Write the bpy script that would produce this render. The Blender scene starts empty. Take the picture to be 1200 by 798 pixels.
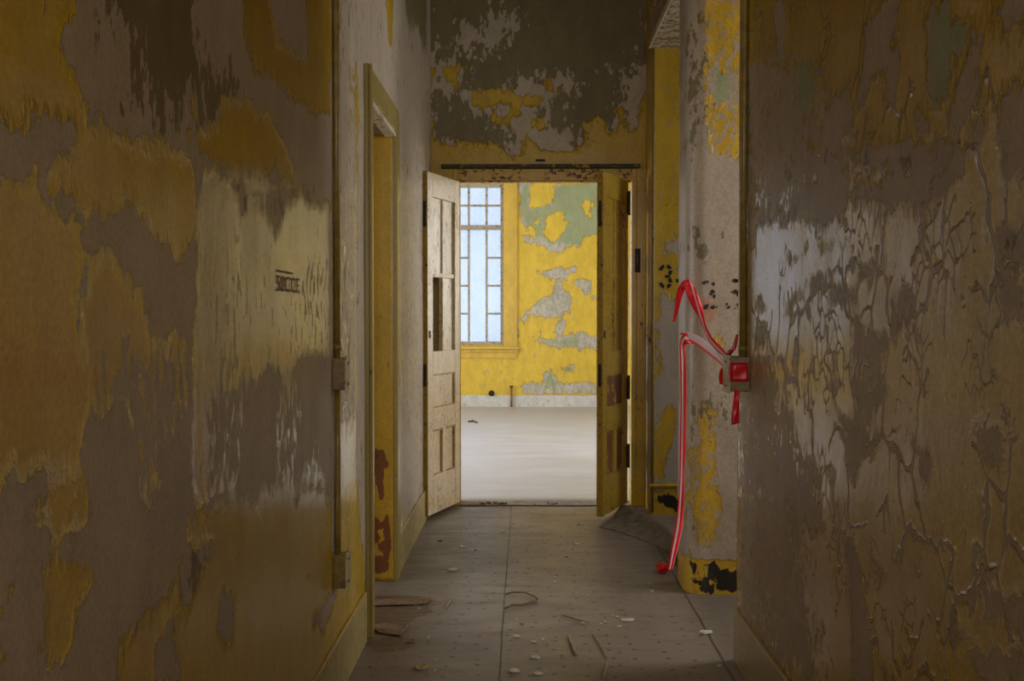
import bpy, bmesh, math, random
import numpy as np
from mathutils import Vector, Euler, Matrix

random.seed(7)
SC = bpy.context.scene
COL = SC.collection
PI = math.pi

# ------------------------------------------------------------------ camera
F = 1280.0
cam_d = bpy.data.cameras.new('camera'); cam = bpy.data.objects.new('camera', cam_d); COL.objects.link(cam)
cam_d.sensor_width = 36.0; cam_d.lens = F*36/1200
cam_d.clip_start = 0.02
cam.location = (0, 0, 1.37)
cam.rotation_euler = (PI/2-math.atan(29/F), 0, math.atan(16/F))
SC.camera = cam
# ------------------------------------------------------------------ sky, exposure
SC.view_settings.view_transform = 'Standard'; SC.view_settings.look = 'None'
SC.view_settings.gamma = 1.0; SC.view_settings.use_curve_mapping = False
SC.view_settings.exposure = 0.0
W = bpy.data.worlds.new('sky'); SC.world = W; W.use_nodes = True
bg = W.node_tree.nodes['Background']; bg.inputs[0].default_value = (0.74, 0.86, 1.0, 1); bg.inputs[1].default_value = 1.30
SC.cycles.use_denoising = True
try: SC.cycles.denoiser = 'OPENIMAGEDENOISE'
except Exception: pass
SC.cycles.max_bounces = 8; SC.cycles.diffuse_bounces = 5; SC.cycles.glossy_bounces = 4
SC.cycles.transparent_max_bounces = 8
SC.cycles.sample_clamp_indirect = 4.0

def area(name, loc, rot, sx, sy, power, color):
    l = bpy.data.lights.new(name, 'AREA'); l.shape = 'RECTANGLE'; l.size = sx; l.size_y = sy
    l.energy = power; l.color = color
    o = bpy.data.objects.new(name, l); o.location = loc; o.rotation_euler = rot; COL.objects.link(o)
    return o
# fill lamps added at unseen windows; only the left room's daylight is inferred
area('fill_light_ward_west', (-5.35, 11.0, 2.0), (0, -PI/2, 0), 2.2, 3.6, 800, (0.88, 0.93, 1.0))  # added to brighten the ward floor, side windows unseen
area('fill_light_ward_east', (4.4, 11.6, 2.0), (0, PI/2, 0), 2.2, 2.4, 380, (1.0, 0.96, 0.88))  # added ward fill from the other side, its window unseen too
area('fill_light_side_room', (2.75, 4.84, 1.9), (0, PI/2, 0), 1.6, 0.9, 32.0, (1.0, 0.97, 0.93))  # added fill in the right passage for left wall and door leaf
area('fill_light_closet_room', (2.9, 6.55, 1.9), (0, PI/2, 0), 1.8, 1.2, 13.0, (1.0, 0.97, 0.92))  # added to light the niche, door leaf and left wall
area('daylight_left_room', (-3.0, 5.2, 1.6), (0, -PI/2, 0), 1.4, 1.4, 15.0, (1.0, 0.92, 0.80))
area('fill_light_corridor_end', (0.36, -3.25, 2.0), (PI/2, 0, 0), .7, 1.7, 64.0, (1.0, 0.96, 0.88))  # added behind the camera, set off-centre so the pier darkens rightwards

# ------------------------------------------------------------------ helpers
RM = Euler(cam.rotation_euler).to_matrix(); CO = Vector(cam.location)
def ray(px, py): return RM @ Vector(((px-600)/F, (399-py)/F, -1.0))
def on(ax, val, px, py):
    d = ray(px, py); t = (val-CO[ax])/d[ax]; return CO+d*t
def onX(v, px, py): return on(0, v, px, py)
def onY(v, px, py): return on(1, v, px, py)
def onZ(v, px, py): return on(2, v, px, py)

def tag(o, label=None, cat=None, group=None, kind=None):
    if label: o['label'] = label
    if cat: o['category'] = cat
    if group: o['group'] = group
    if kind: o['kind'] = kind
    return o
def link(name, me, mat=None, parent=None):
    o = bpy.data.objects.new(name, me); COL.objects.link(o)
    if mat: me.materials.append(mat)
    if parent: o.parent = parent
    return o
def empty(name, loc, rz=0):
    o = bpy.data.objects.new(name, None); o.empty_display_size = .05; COL.objects.link(o); o.location = loc; o.rotation_euler = (0, 0, rz); return o
def obj(name, bm, mat, parent=None, smooth=False, bevel=0):
    me = bpy.data.meshes.new(name)
    bmesh.ops.recalc_face_normals(bm, faces=bm.faces)
    bm.to_mesh(me); bm.free()
    if smooth:
        for p in me.polygons: p.use_smooth = True
    o = link(name, me, mat, parent)
    if bevel:
        m = o.modifiers.new('bevel', 'BEVEL'); m.width = bevel; m.segments = 2; m.limit_method = 'ANGLE'
    return o
def bx(bm, x0, x1, y0, y1, z0, z1):
    v = [bm.verts.new(p) for p in ((x0,y0,z0),(x1,y0,z0),(x1,y1,z0),(x0,y1,z0),(x0,y0,z1),(x1,y0,z1),(x1,y1,z1),(x0,y1,z1))]
    for f in ((0,3,2,1),(4,5,6,7),(0,1,5,4),(1,2,6,5),(2,3,7,6),(3,0,4,7)): bm.faces.new([v[i] for i in f])
    return bm
def box(*a): return bx(bmesh.new(), *a)
def tube(bm, pts, r, n=8, cap=True):
    pts = [Vector(p) for p in pts]; rings = []
    for i, p in enumerate(pts):
        t = (pts[min(i+1, len(pts)-1)]-pts[max(i-1, 0)]).normalized()
        a = t.orthogonal().normalized() if i == 0 else (rings_a - t*rings_a.dot(t)).normalized()
        rings_a = a; b = t.cross(a)
        rr = r[i] if isinstance(r, (list, tuple)) else r
        rings.append([bm.verts.new(p+(a*math.cos(2*PI*k/n)+b*math.sin(2*PI*k/n))*rr) for k in range(n)])
    for i in range(len(rings)-1):
        for k in range(n):
            bm.faces.new((rings[i][k], rings[i][(k+1)%n], rings[i+1][(k+1)%n], rings[i+1][k]))
    if cap:
        bm.faces.new(rings[0][::-1]); bm.faces.new(rings[-1])
    return bm
def prism(bm, pts, h):   # pts: list of 3D points (planar), h: extrusion vector
    a = [bm.verts.new(p) for p in pts]; b = [bm.verts.new(Vector(p)+Vector(h)) for p in pts]
    bm.faces.new(a); bm.faces.new(b[::-1]); n = len(a)
    for i in range(n): bm.faces.new((a[i], b[i], b[(i+1)%n], a[(i+1)%n]))
    return bm

# ------------------------------------------------------------------ materials
class NT:
    def __init__(s, name):
        s.m = bpy.data.materials.new(name); s.m.use_nodes = True; s.t = s.m.node_tree
        s.b = s.t.nodes['Principled BSDF']; s.out = s.t.nodes['Material Output']
    def n(s, typ, **kw):
        nd = s.t.nodes.new(typ)
        for k, v in kw.items(): setattr(nd, k, v)
        return nd
    def L(s, a, b): s.t.links.new(a, b)
    def put(s, sock, v):
        if isinstance(v, bpy.types.NodeSocket): s.L(v, sock)
        else: sock.default_value = v
    def math(s, op, a, b=0.0, c=0.0, clamp=False):
        nd = s.n('ShaderNodeMath', operation=op, use_clamp=clamp)
        s.put(nd.inputs[0], a); s.put(nd.inputs[1], b)
        if len(nd.inputs) > 2: s.put(nd.inputs[2], c)
        return nd.outputs[0]
    def step(s, v, a, b, x=0.0, y=1.0, smooth=True):
        nd = s.n('ShaderNodeMapRange', interpolation_type='SMOOTHSTEP' if smooth else 'LINEAR')
        s.put(nd.inputs[0], v); s.put(nd.inputs[1], a); s.put(nd.inputs[2], b); s.put(nd.inputs[3], x); s.put(nd.inputs[4], y)
        return nd.outputs[0]
    def mix(s, f, a, b):
        nd = s.n('ShaderNodeMix', data_type='RGBA')
        s.put(nd.inputs[0], f)
        for i, v in ((6, a), (7, b)):
            s.put(nd.inputs[i], v if isinstance(v, bpy.types.NodeSocket) else (*v[:3], 1))
        return nd.outputs[2]
    def co(s, sc=(1,1,1), off=(0,0,0)):
        c = s.n('ShaderNodeTexCoord'); m = s.n('ShaderNodeMapping')
        s.L(c.outputs['Object'], m.inputs[0]); m.inputs['Scale'].default_value = sc; m.inputs['Location'].default_value = off
        return m.outputs[0]
    def noise(s, v, sc, det=4, rough=.55, dist=0.0):
        nd = s.n('ShaderNodeTexNoise'); s.L(v, nd.inputs['Vector']); nd.inputs['Scale'].default_value = sc
        nd.inputs['Detail'].default_value = det; nd.inputs['Roughness'].default_value = rough; nd.inputs['Distortion'].default_value = dist
        return nd.outputs['Fac']
    def value(s, v):
        nd = s.n('ShaderNodeValue'); nd.outputs[0].default_value = v; return nd.outputs[0]
    def attr(s, name):
        nd = s.n('ShaderNodeAttribute', attribute_name=name); return nd.outputs['Fac']
    def bump(s, h, dist, strength=1.0, prev=None):
        nd = s.n('ShaderNodeBump'); s.L(h, nd.inputs['Height']); nd.inputs['Distance'].default_value = dist; nd.inputs['Strength'].default_value = strength
        if prev: s.L(prev, nd.inputs['Normal'])
        return nd.outputs[0]

YEL = (.57, .355, .014); PALE = (.66, .55, .35); BEI = (.48, .39, .285); OLI = (.20, .150, .062); GRN = (.34, .38, .20)  # PALE: cream coat lightened to carry part of the wall glare
RUS = (.20, .062, .018); BLK = (.02, .016, .012)

def peel(name, top=YEL, pale=PALE, under=BEI, dark=OLI, base=1.0, chip=.0, rough=.30, urough=.46, wob=.16, fin=.10, stretch=.5,
         crack_scale=5.0, dthr=.0, bumpd=.004, off=(0,0,0), chipcol=None, scale=1.0, maps=False, ior=1.5):
    """old gloss paint flaking off an undercoat. Reads the wall's own wear maps: py paint, pd bare plaster, pg green coat,
    pp pale coat with glare painted in, pc chipping, pk cracks, pr rust, po orange rub"""
    T = NT(name)
    if base != 1.0:          # plain trim: no wear maps
        none = dict(py=base, pd=-.15, pg=-1, pp=0, pc=0, pk=0, pr=-1, pb=-1, po=0)
        at = lambda k: T.value(none[k])
        if maps: at = lambda k: T.attr(k)
    else: at = T.attr
    c = T.co((scale,)*3, off); s = T.co((scale, scale, scale*stretch), off)
    nA = T.noise(c, 3.2, 7, .62); nB = T.noise(s, 15, 6, .68); nC = T.noise(s, 34, 5, .6); nD = T.noise(c, 2.1, 3); nF = T.noise(c, 90, 3, .6)
    cA = T.math('MULTIPLY', T.math('SUBTRACT', nA, .5), wob); cB = T.math('MULTIPLY', T.math('SUBTRACT', nB, .5), fin)
    wob_ = T.math('ADD', T.math('ADD', cA, cB), T.math('MULTIPLY', T.math('SUBTRACT', nC, .5), fin*.55))
    f = T.math('ADD', at('py'), wob_)
    # chips
    thr = T.math('SUBTRACT', .735 - chip, T.math('MULTIPLY', at('pc'), .30))
    cm = T.math('SUBTRACT', thr, T.math('ADD', nC, T.math('MULTIPLY', T.math('SUBTRACT', nD, .5), .35)))
    g = T.math('MINIMUM', f, T.math('MULTIPLY', cm, .45))
    # cracks
    warp = T.n('ShaderNodeVectorMath', operation='ADD')
    wn = T.n('ShaderNodeTexNoise'); T.L(s, wn.inputs['Vector']); wn.inputs['Scale'].default_value = 5; wn.inputs['Detail'].default_value = 4
    wv = T.n('ShaderNodeVectorMath', operation='SCALE'); T.L(wn.outputs['Color'], wv.inputs[0]); wv.inputs['Scale'].default_value = .22
    T.L(s, warp.inputs[0]); T.L(wv.outputs[0], warp.inputs[1])
    vo = T.n('ShaderNodeTexVoronoi', feature='DISTANCE_TO_EDGE'); T.L(warp.outputs[0], vo.inputs['Vector']); vo.inputs['Scale'].default_value = crack_scale
    kn = T.noise(c, 4.0, 3)
    kw = T.math('MULTIPLY', at('pk'), T.math('MULTIPLY', T.math('SUBTRACT', kn, .42, clamp=True), .13))
    g = T.math('MINIMUM', g, T.math('ADD', T.math('MULTIPLY', T.math('SUBTRACT', vo.outputs['Distance'], kw), .35), T.step(kw, 0, .006, .5, 0)))
    # medium chips and a finer crazing in patches
    n2 = T.noise(s, 13, 7, .72, .6)
    thr2 = T.math('SUBTRACT', T.math('SUBTRACT', .80 - chip, T.math('MULTIPLY', at('pc'), .16)), T.math('MULTIPLY', T.math('SUBTRACT', nD, .5), .30))
    g = T.math('MINIMUM', g, T.math('MULTIPLY', T.math('SUBTRACT', thr2, n2), .6))
    v2 = T.n('ShaderNodeTexVoronoi', feature='DISTANCE_TO_EDGE'); T.L(warp.outputs[0], v2.inputs['Vector']); v2.inputs['Scale'].default_value = crack_scale*3.4
    k2 = T.math('MULTIPLY', at('pk'), T.math('MULTIPLY', T.math('SUBTRACT', T.noise(c, 3.1, 4), .53, clamp=True), .30))
    g = T.math('MINIMUM', g, T.math('ADD', T.math('MULTIPLY', T.math('SUBTRACT', v2.outputs['Distance'], k2), .25), T.step(k2, 0, .006, .5, 0)))
    m = T.step(g, -.0008, .0012)
    # undercoat and bare plaster
    d = T.math('ADD', at('pd'), T.math('ADD', T.math('MULTIPLY', T.math('SUBTRACT', nB, .5), .34), T.math('ADD', dthr, T.math('MULTIPLY', T.math('SUBTRACT', nC, .5), .22))))
    dm = T.step(d, -.004, .006)
    gm = T.step(T.math('ADD', at('pg'), wob_), -.002, .003)
    mot = T.step(T.noise(s, 9, 6, .7), .3, .7, .86, 1.08); mot2 = T.step(nF, .25, .75, .84, 1.12)
    uc = T.mix(dm, under, dark)
    if chipcol: uc = T.mix(T.step(T.math('ADD', nC, T.math('MULTIPLY', nD, .5)), .72, .78), uc, chipcol)
    uc = T.mix(gm, uc, GRN)
    tc = T.mix(T.math('MULTIPLY', at('pp'), T.math('ADD', 1.0, T.math('MULTIPLY', T.math('SUBTRACT', nA, .5), 1.5)), clamp=True), top, pale)
    # thin dark line where the coat breaks
    edge = T.step(T.math('ABSOLUTE', g), .0, .0035, 1, 0)
    col = T.mix(m, uc, tc)
    col = T.mix(T.math('MULTIPLY', edge, .45), col, (.10, .06, .02))
    rm = T.step(T.math('ADD', at('pr'), wob_), -.002, .003)
    col = T.mix(rm, col, RUS)
    bmk = T.step(T.math('ADD', at('pb'), T.math('MULTIPLY', wob_, .7)), -.002, .003)
    col = T.mix(bmk, col, BLK)
    om = T.math('MULTIPLY', at('po'), T.step(nB, .3, .6, .3, 1.0))
    col = T.mix(om, col, (.55, .13, .02))
    vm = T.n('ShaderNodeVectorMath', operation='SCALE'); T.L(col, vm.inputs[0]); T.L(T.math('MULTIPLY', mot, mot2), vm.inputs['Scale'])
    T.L(vm.outputs[0], T.b.inputs['Base Color'])
    rg = T.step(m, 0, 1, urough, rough)
    T.L(T.math('ADD', rg, T.math('MULTIPLY', T.math('SUBTRACT', nB, .5), .15)), T.b.inputs['Roughness'])
    lip = T.math('MULTIPLY', T.step(g, .0, .012, 1.0, 0.0), m)
    lip2 = T.math('MULTIPLY', T.step(f, .0, .03, 1.0, 0.0), m)
    h = T.math('ADD', m, T.math('ADD', T.math('MULTIPLY', lip, 1.0), T.math('MULTIPLY', lip2, .8)))
    h = T.math('ADD', h, T.math('MULTIPLY', T.math('ADD', T.math('MULTIPLY', nB, .45), T.math('MULTIPLY', nC, .2)), m))
    h = T.math('ADD', h, T.math('MULTIPLY', dm, -.4))
    h = T.math('ADD', h, T.math('MULTIPLY', nF, .10))
    bp = T.bump(h, bumpd, .75)
    bp = T.bump(T.noise(s, 2.6, 2, .4), .012, .5, bp)
    T.L(bp, T.b.inputs['Normal'])
    T.L(T.step(m, 0, 1, 1.45, ior), T.b.inputs['IOR'])
    return T.m

def plain(name, col, rough=.6, var=.12, sc=20, metallic=0, bumpd=.0015, col2=None):
    T = NT(name); c = T.co()
    n = T.noise(c, sc, 5, .6)
    cc = T.mix(T.step(n, .35, .65), tuple(x*(1-var) for x in col), tuple(min(1, x*(1+var)) for x in col))
    if col2: cc = T.mix(T.step(T.noise(c, sc*.6, 6, .7), .56, .60), cc, col2)
    T.L(cc, T.b.inputs['Base Color']); T.b.inputs['Roughness'].default_value = rough; T.b.inputs['Metallic'].default_value = metallic
    T.L(T.bump(n, bumpd, .6), T.b.inputs['Normal'])
    return T.m

M = {}
M['wall'] = peel('peeling_wall_paint', rough=.19, ior=1.7)
M['wall_band'] = peel('peeling_wall_paint_tan', crack_scale=5.2, stretch=.75, wob=.13, fin=.12, bumpd=.005, rough=.19, ior=1.7)
M['plaster'] = peel('flaking_upper_wall', dthr=0, fin=.16)
M['trim'] = peel('yellow_trim_paint', base=.5, chip=.06, stretch=.4, under=(.12,.05,.025), rough=.28, bumpd=.002)
M['ward'] = peel('ward_wall_paint', top=(.74, .51, .05), under=(.42,.40,.30), wob=.3, fin=.24, rough=.4, chipcol=(.56,.50,.42))
M['door_pale'] = peel('pale_door_paint', top=(.76, .60, .36), under=(.55,.36,.05), base=.5, chip=.13, stretch=.6, rough=.38, bumpd=.0015, scale=2.0)
M['door_pane'] = peel('cracked_pane_paint', top=(.70, .58, .32), under=(.38,.29,.10), base=.5, chip=.12, stretch=.3, rough=.35, bumpd=.0015, scale=2.6)
M['door_yellow'] = peel('yellow_door_paint', top=(.43, .26, .025), under=(.15,.05,.02), base=.5, chip=.12, stretch=.6, rough=.33, bumpd=.0015, scale=2.0)
M['brown_panel'] = plain('brown_scraped_panel', (.19,.075,.03), .5, col2=(.45,.27,.05), sc=14)
M['baseboard'] = peel('baseboard_paint', top=(.46,.35,.13), under=(.30,.22,.14), base=.5, chip=.10, stretch=.8, rough=.3)
M['casing'] = peel('dull_casing_paint', top=(.33,.245,.07), under=(.10,.035,.015), base=.5, chip=.06, stretch=.2, rough=.3, bumpd=.0015)
M['whitepeel'] = peel('scraped_wood_white', top=(.62,.55,.38), under=(.36,.2,.06), base=.5, chip=.14, stretch=1, rough=.5, bumpd=.003)
M['rust_metal'] = plain('rusted_iron', (.05,.03,.02), .65, .5, 60, .4)
M['conduit'] = plain('painted_conduit', (.25,.165,.03), .35, .2, 30)
M['box'] = plain('painted_box', (.20,.125,.02), .38, .2, 30, col2=(.12,.07,.03))
M['plate'] = plain('cream_cover_plate', (.55,.47,.28), .45, .15, 50, col2=(.2,.13,.06))
M['white_base'] = plain('white_baseboard', (.62,.60,.55), .5, .08, 12, col2=(.45,.44,.40))
M['ceil'] = plain('ceiling_plaster', (.5,.45,.36), .8, .15, 4)
M['muntin'] = plain('rusty_muntin', (.42,.36,.26), .5, .2, 40, col2=(.16,.06,.03))
M['wood'] = plain('splintered_wood', (.20,.12,.06), .75, .3, 40)
M['flake'] = plain('fallen_paint_flake', (.66,.60,.48), .6, .2, 40)
M['flake_y'] = plain('fallen_yellow_flake', (.36,.26,.11), .6, .2, 40)
M['dirt'] = plain('plaster_dirt', (.16,.13,.10), .9, .4, 30)
M['stencil_brown'] = plain('stencil_brown', (.15,.055,.032), .5, .2, 60)
M['stencil_black'] = plain('stencil_black', (.012,.010,.008), .5, .2, 60)

def tape_mat():
    T = NT('red_barrier_tape'); a = T.attr('u')
    # red film with a white stripe towards one edge
    st = T.attr('stripe')
    w = T.step(T.math('SUBTRACT', T.math('ABSOLUTE', T.math('SUBTRACT', a, .38)), T.math('MULTIPLY', st, .13)), -.01, .01, 1, 0)
    col = T.mix(T.math('MINIMUM', w, T.math('MULTIPLY', st, 2.0)), (.82, .012, .02), (.70, .60, .62))
    T.L(col, T.b.inputs['Base Color']); T.b.inputs['Roughness'].default_value = .28
    tr = T.n('ShaderNodeBsdfTranslucent'); T.L(col, tr.inputs[0])
    mx = T.n('ShaderNodeMixShader'); mx.inputs[0].default_value = .3
    T.L(T.b.outputs[0], mx.inputs[1]); T.L(tr.outputs[0], mx.inputs[2]); T.L(mx.outputs[0], T.out.inputs[0])
    T.L(T.bump(T.noise(T.co((1,1,.4)), 40, 3), .004, .5), T.b.inputs['Normal'])
    return T.m
M['tape'] = tape_mat()

def floor_mat():
    T = NT('worn_linoleum'); c = T.co(); s = T.co((.35, 1, 1))
    big = T.noise(c, 1.3, 5, .6); fine = T.noise(s, 45, 5, .7); mid = T.noise(s, 9, 6, .65)
    col = T.mix(T.step(big, .35, .65), (.205, .165, .132), (.27, .222, .182))
    col = T.mix(T.step(mid, .55, .72, 0, .5), col, (.115, .095, .078))
    col = T.mix(T.step(fine, .62, .72, 0, .45), col, (.30, .27, .23))
    # nail heads telegraphing through: jittered grid
    vo = T.n('ShaderNodeTexVoronoi', voronoi_dimensions='2D'); vo.inputs['Scale'].default_value = 9.5; vo.inputs['Randomness'].default_value = .5
    T.L(c, vo.inputs['Vector'])
    dot = T.step(vo.outputs['Distance'], .055, .12, 1, 0)
    dn = T.step(T.noise(c, 7, 2), .30, .50)
    col = T.mix(T.math('MULTIPLY', dot, T.math('MULTIPLY', dn, .8)), col, (.045, .034, .026))
    # scattered specks of plaster
    v2 = T.n('ShaderNodeTexVoronoi', voronoi_dimensions='2D'); v2.inputs['Scale'].default_value = 38; v2.inputs['Randomness'].default_value = 1
    T.L(c, v2.inputs['Vector'])
    sp = T.math('MULTIPLY', T.step(v2.outputs['Distance'], .07, .13, 1, 0), T.step(T.noise(c, 2.4, 4, .7), .46, .60))
    col = T.mix(T.math('MULTIPLY', sp, .85), col, (.50, .46, .38))
    # seams between the sheets
    sep = T.n('ShaderNodeSeparateXYZ'); T.L(c, sep.inputs[0])
    wx = T.math('ADD', sep.outputs[0], T.math('MULTIPLY', T.math('SUBTRACT', T.noise(c, 2, 2), .5), .012))
    s1 = T.step(T.math('ABSOLUTE', T.math('ADD', wx, .102)), .0022, .0045, 1, 0)
    s2 = T.step(T.math('ABSOLUTE', T.math('SUBTRACT', wx, .785)), .003, .008, 1, 0)
    seam = T.math('MAXIMUM', s1, s2)
    col = T.mix(T.math('MULTIPLY', seam, .85), col, (.02, .015, .012))
    # bare boards where the sheet has gone
    wm = T.step(T.math('ADD', T.attr('pw'), T.math('ADD', T.math('MULTIPLY', T.math('SUBTRACT', mid, .5), .22), T.math('MULTIPLY', T.math('SUBTRACT', fine, .5), .05))), -.004, .006)
    wood = T.mix(T.step(T.noise(T.co((.25, 3, 1)), 14, 6, .7), .4, .65), (.07, .035, .018), (.26, .15, .08))
    col = T.mix(wm, col, wood)
    dm = T.step(T.math('ADD', T.attr('pz'), T.math('MULTIPLY', T.math('SUBTRACT', big, .5), .3)), -.15, .1)  # door leaf shadow and brown floor tone painted in together
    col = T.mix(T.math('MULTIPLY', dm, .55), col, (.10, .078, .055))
    T.L(col, T.b.inputs['Base Color'])
    T.L(T.step(mid, .3, .7, .34, .52), T.b.inputs['Roughness'])
    h = T.math('ADD', T.math('MULTIPLY', fine, .25), T.math('ADD', T.math('MULTIPLY', dot, .6), T.math('MULTIPLY', seam, -1.0)))
    h = T.math('SUBTRACT', h, T.math('MULTIPLY', wm, 1.4))
    T.L(T.bump(h, .002, .8), T.b.inputs['Normal'])
    return T.m
M['floor'] = floor_mat()
def ward_floor_mat():
    T = NT('ward_floor_pale'); c = T.co(); s = T.co((.3, 1, 1))
    a = T.noise(s, 4, 6, .7); b = T.noise(s, 14, 5, .7)
    col = T.mix(T.step(a, .35, .65), (.50, .49, .49), (.61, .605, .625))
    col = T.mix(T.step(b, .62, .70, 0, .5), col, (.36, .34, .30))
    T.L(col, T.b.inputs['Base Color']); T.L(T.step(a, .3, .7, .35, .6), T.b.inputs['Roughness'])
    T.L(T.bump(a, .003, .4), T.b.inputs['Normal'])
    return T.m
M['ward_floor'] = ward_floor_mat()
def glass_mat(name='clouded_glass', tint=(.90,.92,.97,1), body=(.75,.8,.85,1)):
    T = NT(name); c = T.co((1,1,.5))
    tr = T.n('ShaderNodeBsdfTransparent'); di = T.n('ShaderNodeBsdfTranslucent'); di.inputs[0].default_value = body
    tr.inputs[0].default_value = tint
    mx = T.n('ShaderNodeMixShader'); T.L(T.step(T.noise(c, 3.5, 6, .7), .35, .7, .05, .30), mx.inputs[0])
    T.L(tr.outputs[0], mx.inputs[1]); T.L(di.outputs[0], mx.inputs[2])
    gl = T.n('ShaderNodeBsdfGlossy'); gl.inputs['Roughness'].default_value = .2
    m2 = T.n('ShaderNodeMixShader'); m2.inputs[0].default_value = .04
    T.L(mx.outputs[0], m2.inputs[1]); T.L(gl.outputs[0], m2.inputs[2]); T.L(m2.outputs[0], T.out.inputs[0])
    return T.m
M['glass'] = glass_mat(); M['glass_warm'] = glass_mat('glare_warming_glass', (1.0,.86,.60,1), (.6,.5,.34,1))  # warm tint added to turn the left wall glare cream

# ------------------------------------------------------------------ wear maps
def sdf(P, poly):
    """signed distance (positive inside) of points P (n,2) to polygon"""
    poly = np.array(poly, float); n = len(poly)
    d = np.full(len(P), 1e9); ins = np.zeros(len(P), bool)
    for i in range(n):
        a = poly[i]; b = poly[(i+1) % n]; e = b-a; w = P-a
        t = np.clip((w@e)/max(e@e, 1e-12), 0, 1); q = w-np.outer(t, e)
        d = np.minimum(d, (q*q).sum(1))
        c = ((a[1] > P[:,1]) != (b[1] > P[:,1]))
        with np.errstate(divide='ignore', invalid='ignore'):
            x = (b[0]-a[0])*(P[:,1]-a[1])/(b[1]-a[1])+a[0]
        ins ^= c & (P[:,0] < x)
    d = np.sqrt(d); return np.where(ins, d, -d)
def field(P, ops, start):
    f = np.full(len(P), float(start))
    for sgn, poly in ops:
        s = sdf(P, poly)
        f = np.maximum(f, s) if sgn == '+' else np.minimum(f, -s)
    return f
def vals(lo, hi, st, extra=()):
    n = max(1, round((hi-lo)/st)); a = list(np.linspace(lo, hi, n+1))
    for e in extra:
        if lo < e < hi:
            i = int(np.argmin([abs(x-e) for x in a[1:-1]]))+1; a[i] = e
    return np.array(sorted(set(a)))
def sheet(name, ax, val, u, v, st, mat, holes=(), fields=None, thick=.18, flip=False, ripple=0, kind='structure', parent=None, vstep=None):
    """a wall (ax 0: plane X=val, u=Y ; ax 1: plane Y=val, u=X) or floor/ceiling (ax 2: u=X v=Y), front face grid + thickness"""
    U = vals(u[0], u[1], st, [h for q in holes for h in q[:2]]); V = vals(v[0], v[1], vstep or st, [h for q in holes for h in q[2:]])
    uu, vv = np.meshgrid(U, V, indexing='ij'); P = np.stack([uu.ravel(), vv.ravel()], 1)
    n = len(P); co = np.zeros((n, 3)); o_ax = [a for a in (0,1,2) if a != ax]
    co[:, o_ax[0]] = P[:,0]; co[:, o_ax[1]] = P[:,1]; co[:, ax] = val
    if ripple:
        co[:, ax] += ripple*(np.sin(P[:,0]*7.3+np.sin(P[:,1]*3.1)*1.3)*np.sin(P[:,1]*4.7+P[:,0]*2.0)+.5*np.sin(P[:,0]*19+P[:,1]*5)*np.sin(P[:,1]*9-P[:,0]*6))
    nu, nv = len(U), len(V); idx = np.arange(n).reshape(nu, nv); faces = []
    for i in range(nu-1):
        cu = (U[i]+U[i+1])/2
        hs = [h for h in holes if h[0] < cu < h[1]]
        for j in range(nv-1):
            cv = (V[j]+V[j+1])/2
            if any(h[2] < cv < h[3] for h in hs): continue
            f = (idx[i,j], idx[i+1,j], idx[i+1,j+1], idx[i,j+1]); faces.append(f[::-1] if flip else f)
    used = np.zeros(n, bool); used[np.array(faces).ravel()] = True
    remap = np.cumsum(used)-1; co2 = co[used]; P2 = P[used]
    me = bpy.data.meshes.new(name); me.from_pydata(co2.tolist(), [], [tuple(int(remap[k]) for k in f) for f in faces]); me.update()
    for p in me.polygons: p.use_smooth = True
    for k, fn in (fields or {}).items():
        a = me.attributes.new(k, 'FLOAT', 'POINT'); a.data.foreach_set('value', fn(P2).astype(np.float32))
    o = link(name, me, mat, parent)
    if kind: o['kind'] = kind
    if thick:
        s = o.modifiers.new('thickness', 'SOLIDIFY'); s.thickness = thick; s.offset = -1; s.use_even_offset = False
    return o
def PX(ax, val, pts, sc=1.0, x0=0, y0=0):
    """outline of a patch of wear on a wall, as wall coordinates"""
    o_ax = [a for a in (0,1,2) if a != ax]; out = []
    for (x, y) in pts:
        p = on(ax, val, x/sc+x0, y/sc+y0); out.append((p[o_ax[0]], p[o_ax[1]]))
    return out

# ================================================================== STRUCTURE
H = 4.2
XL, XR = -.68, .84
YB = 7.86          # corridor end wall
YF = 16.4          # ward far wall
# ---------------- floors
FLW = [PX(2, 0, [(425,700),(470,697),(512,700),(500,720),(455,742),(425,745)]), PX(2, 0, [(425,752),(470,742),(478,760),(440,765)])]
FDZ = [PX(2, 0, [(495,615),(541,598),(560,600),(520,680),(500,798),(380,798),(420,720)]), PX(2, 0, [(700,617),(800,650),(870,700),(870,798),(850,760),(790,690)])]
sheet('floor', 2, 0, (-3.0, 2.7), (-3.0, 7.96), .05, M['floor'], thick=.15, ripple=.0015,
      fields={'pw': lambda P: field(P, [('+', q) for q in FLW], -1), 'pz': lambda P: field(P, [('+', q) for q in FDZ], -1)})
sheet('floor', 2, 0.004, (-5.2, 4.2), (7.965, 16.6), .25, M['ward_floor'], thick=.15)
sheet('ceiling', 2, H, (-3.2, 2.9), (-3.2, 7.95), .5, M['ceil'], thick=.15, flip=True)
sheet('ceiling', 2, H, (-5.4, 4.4), (7.95, 16.7), .5, M['ceil'], thick=.15, flip=True)

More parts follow.
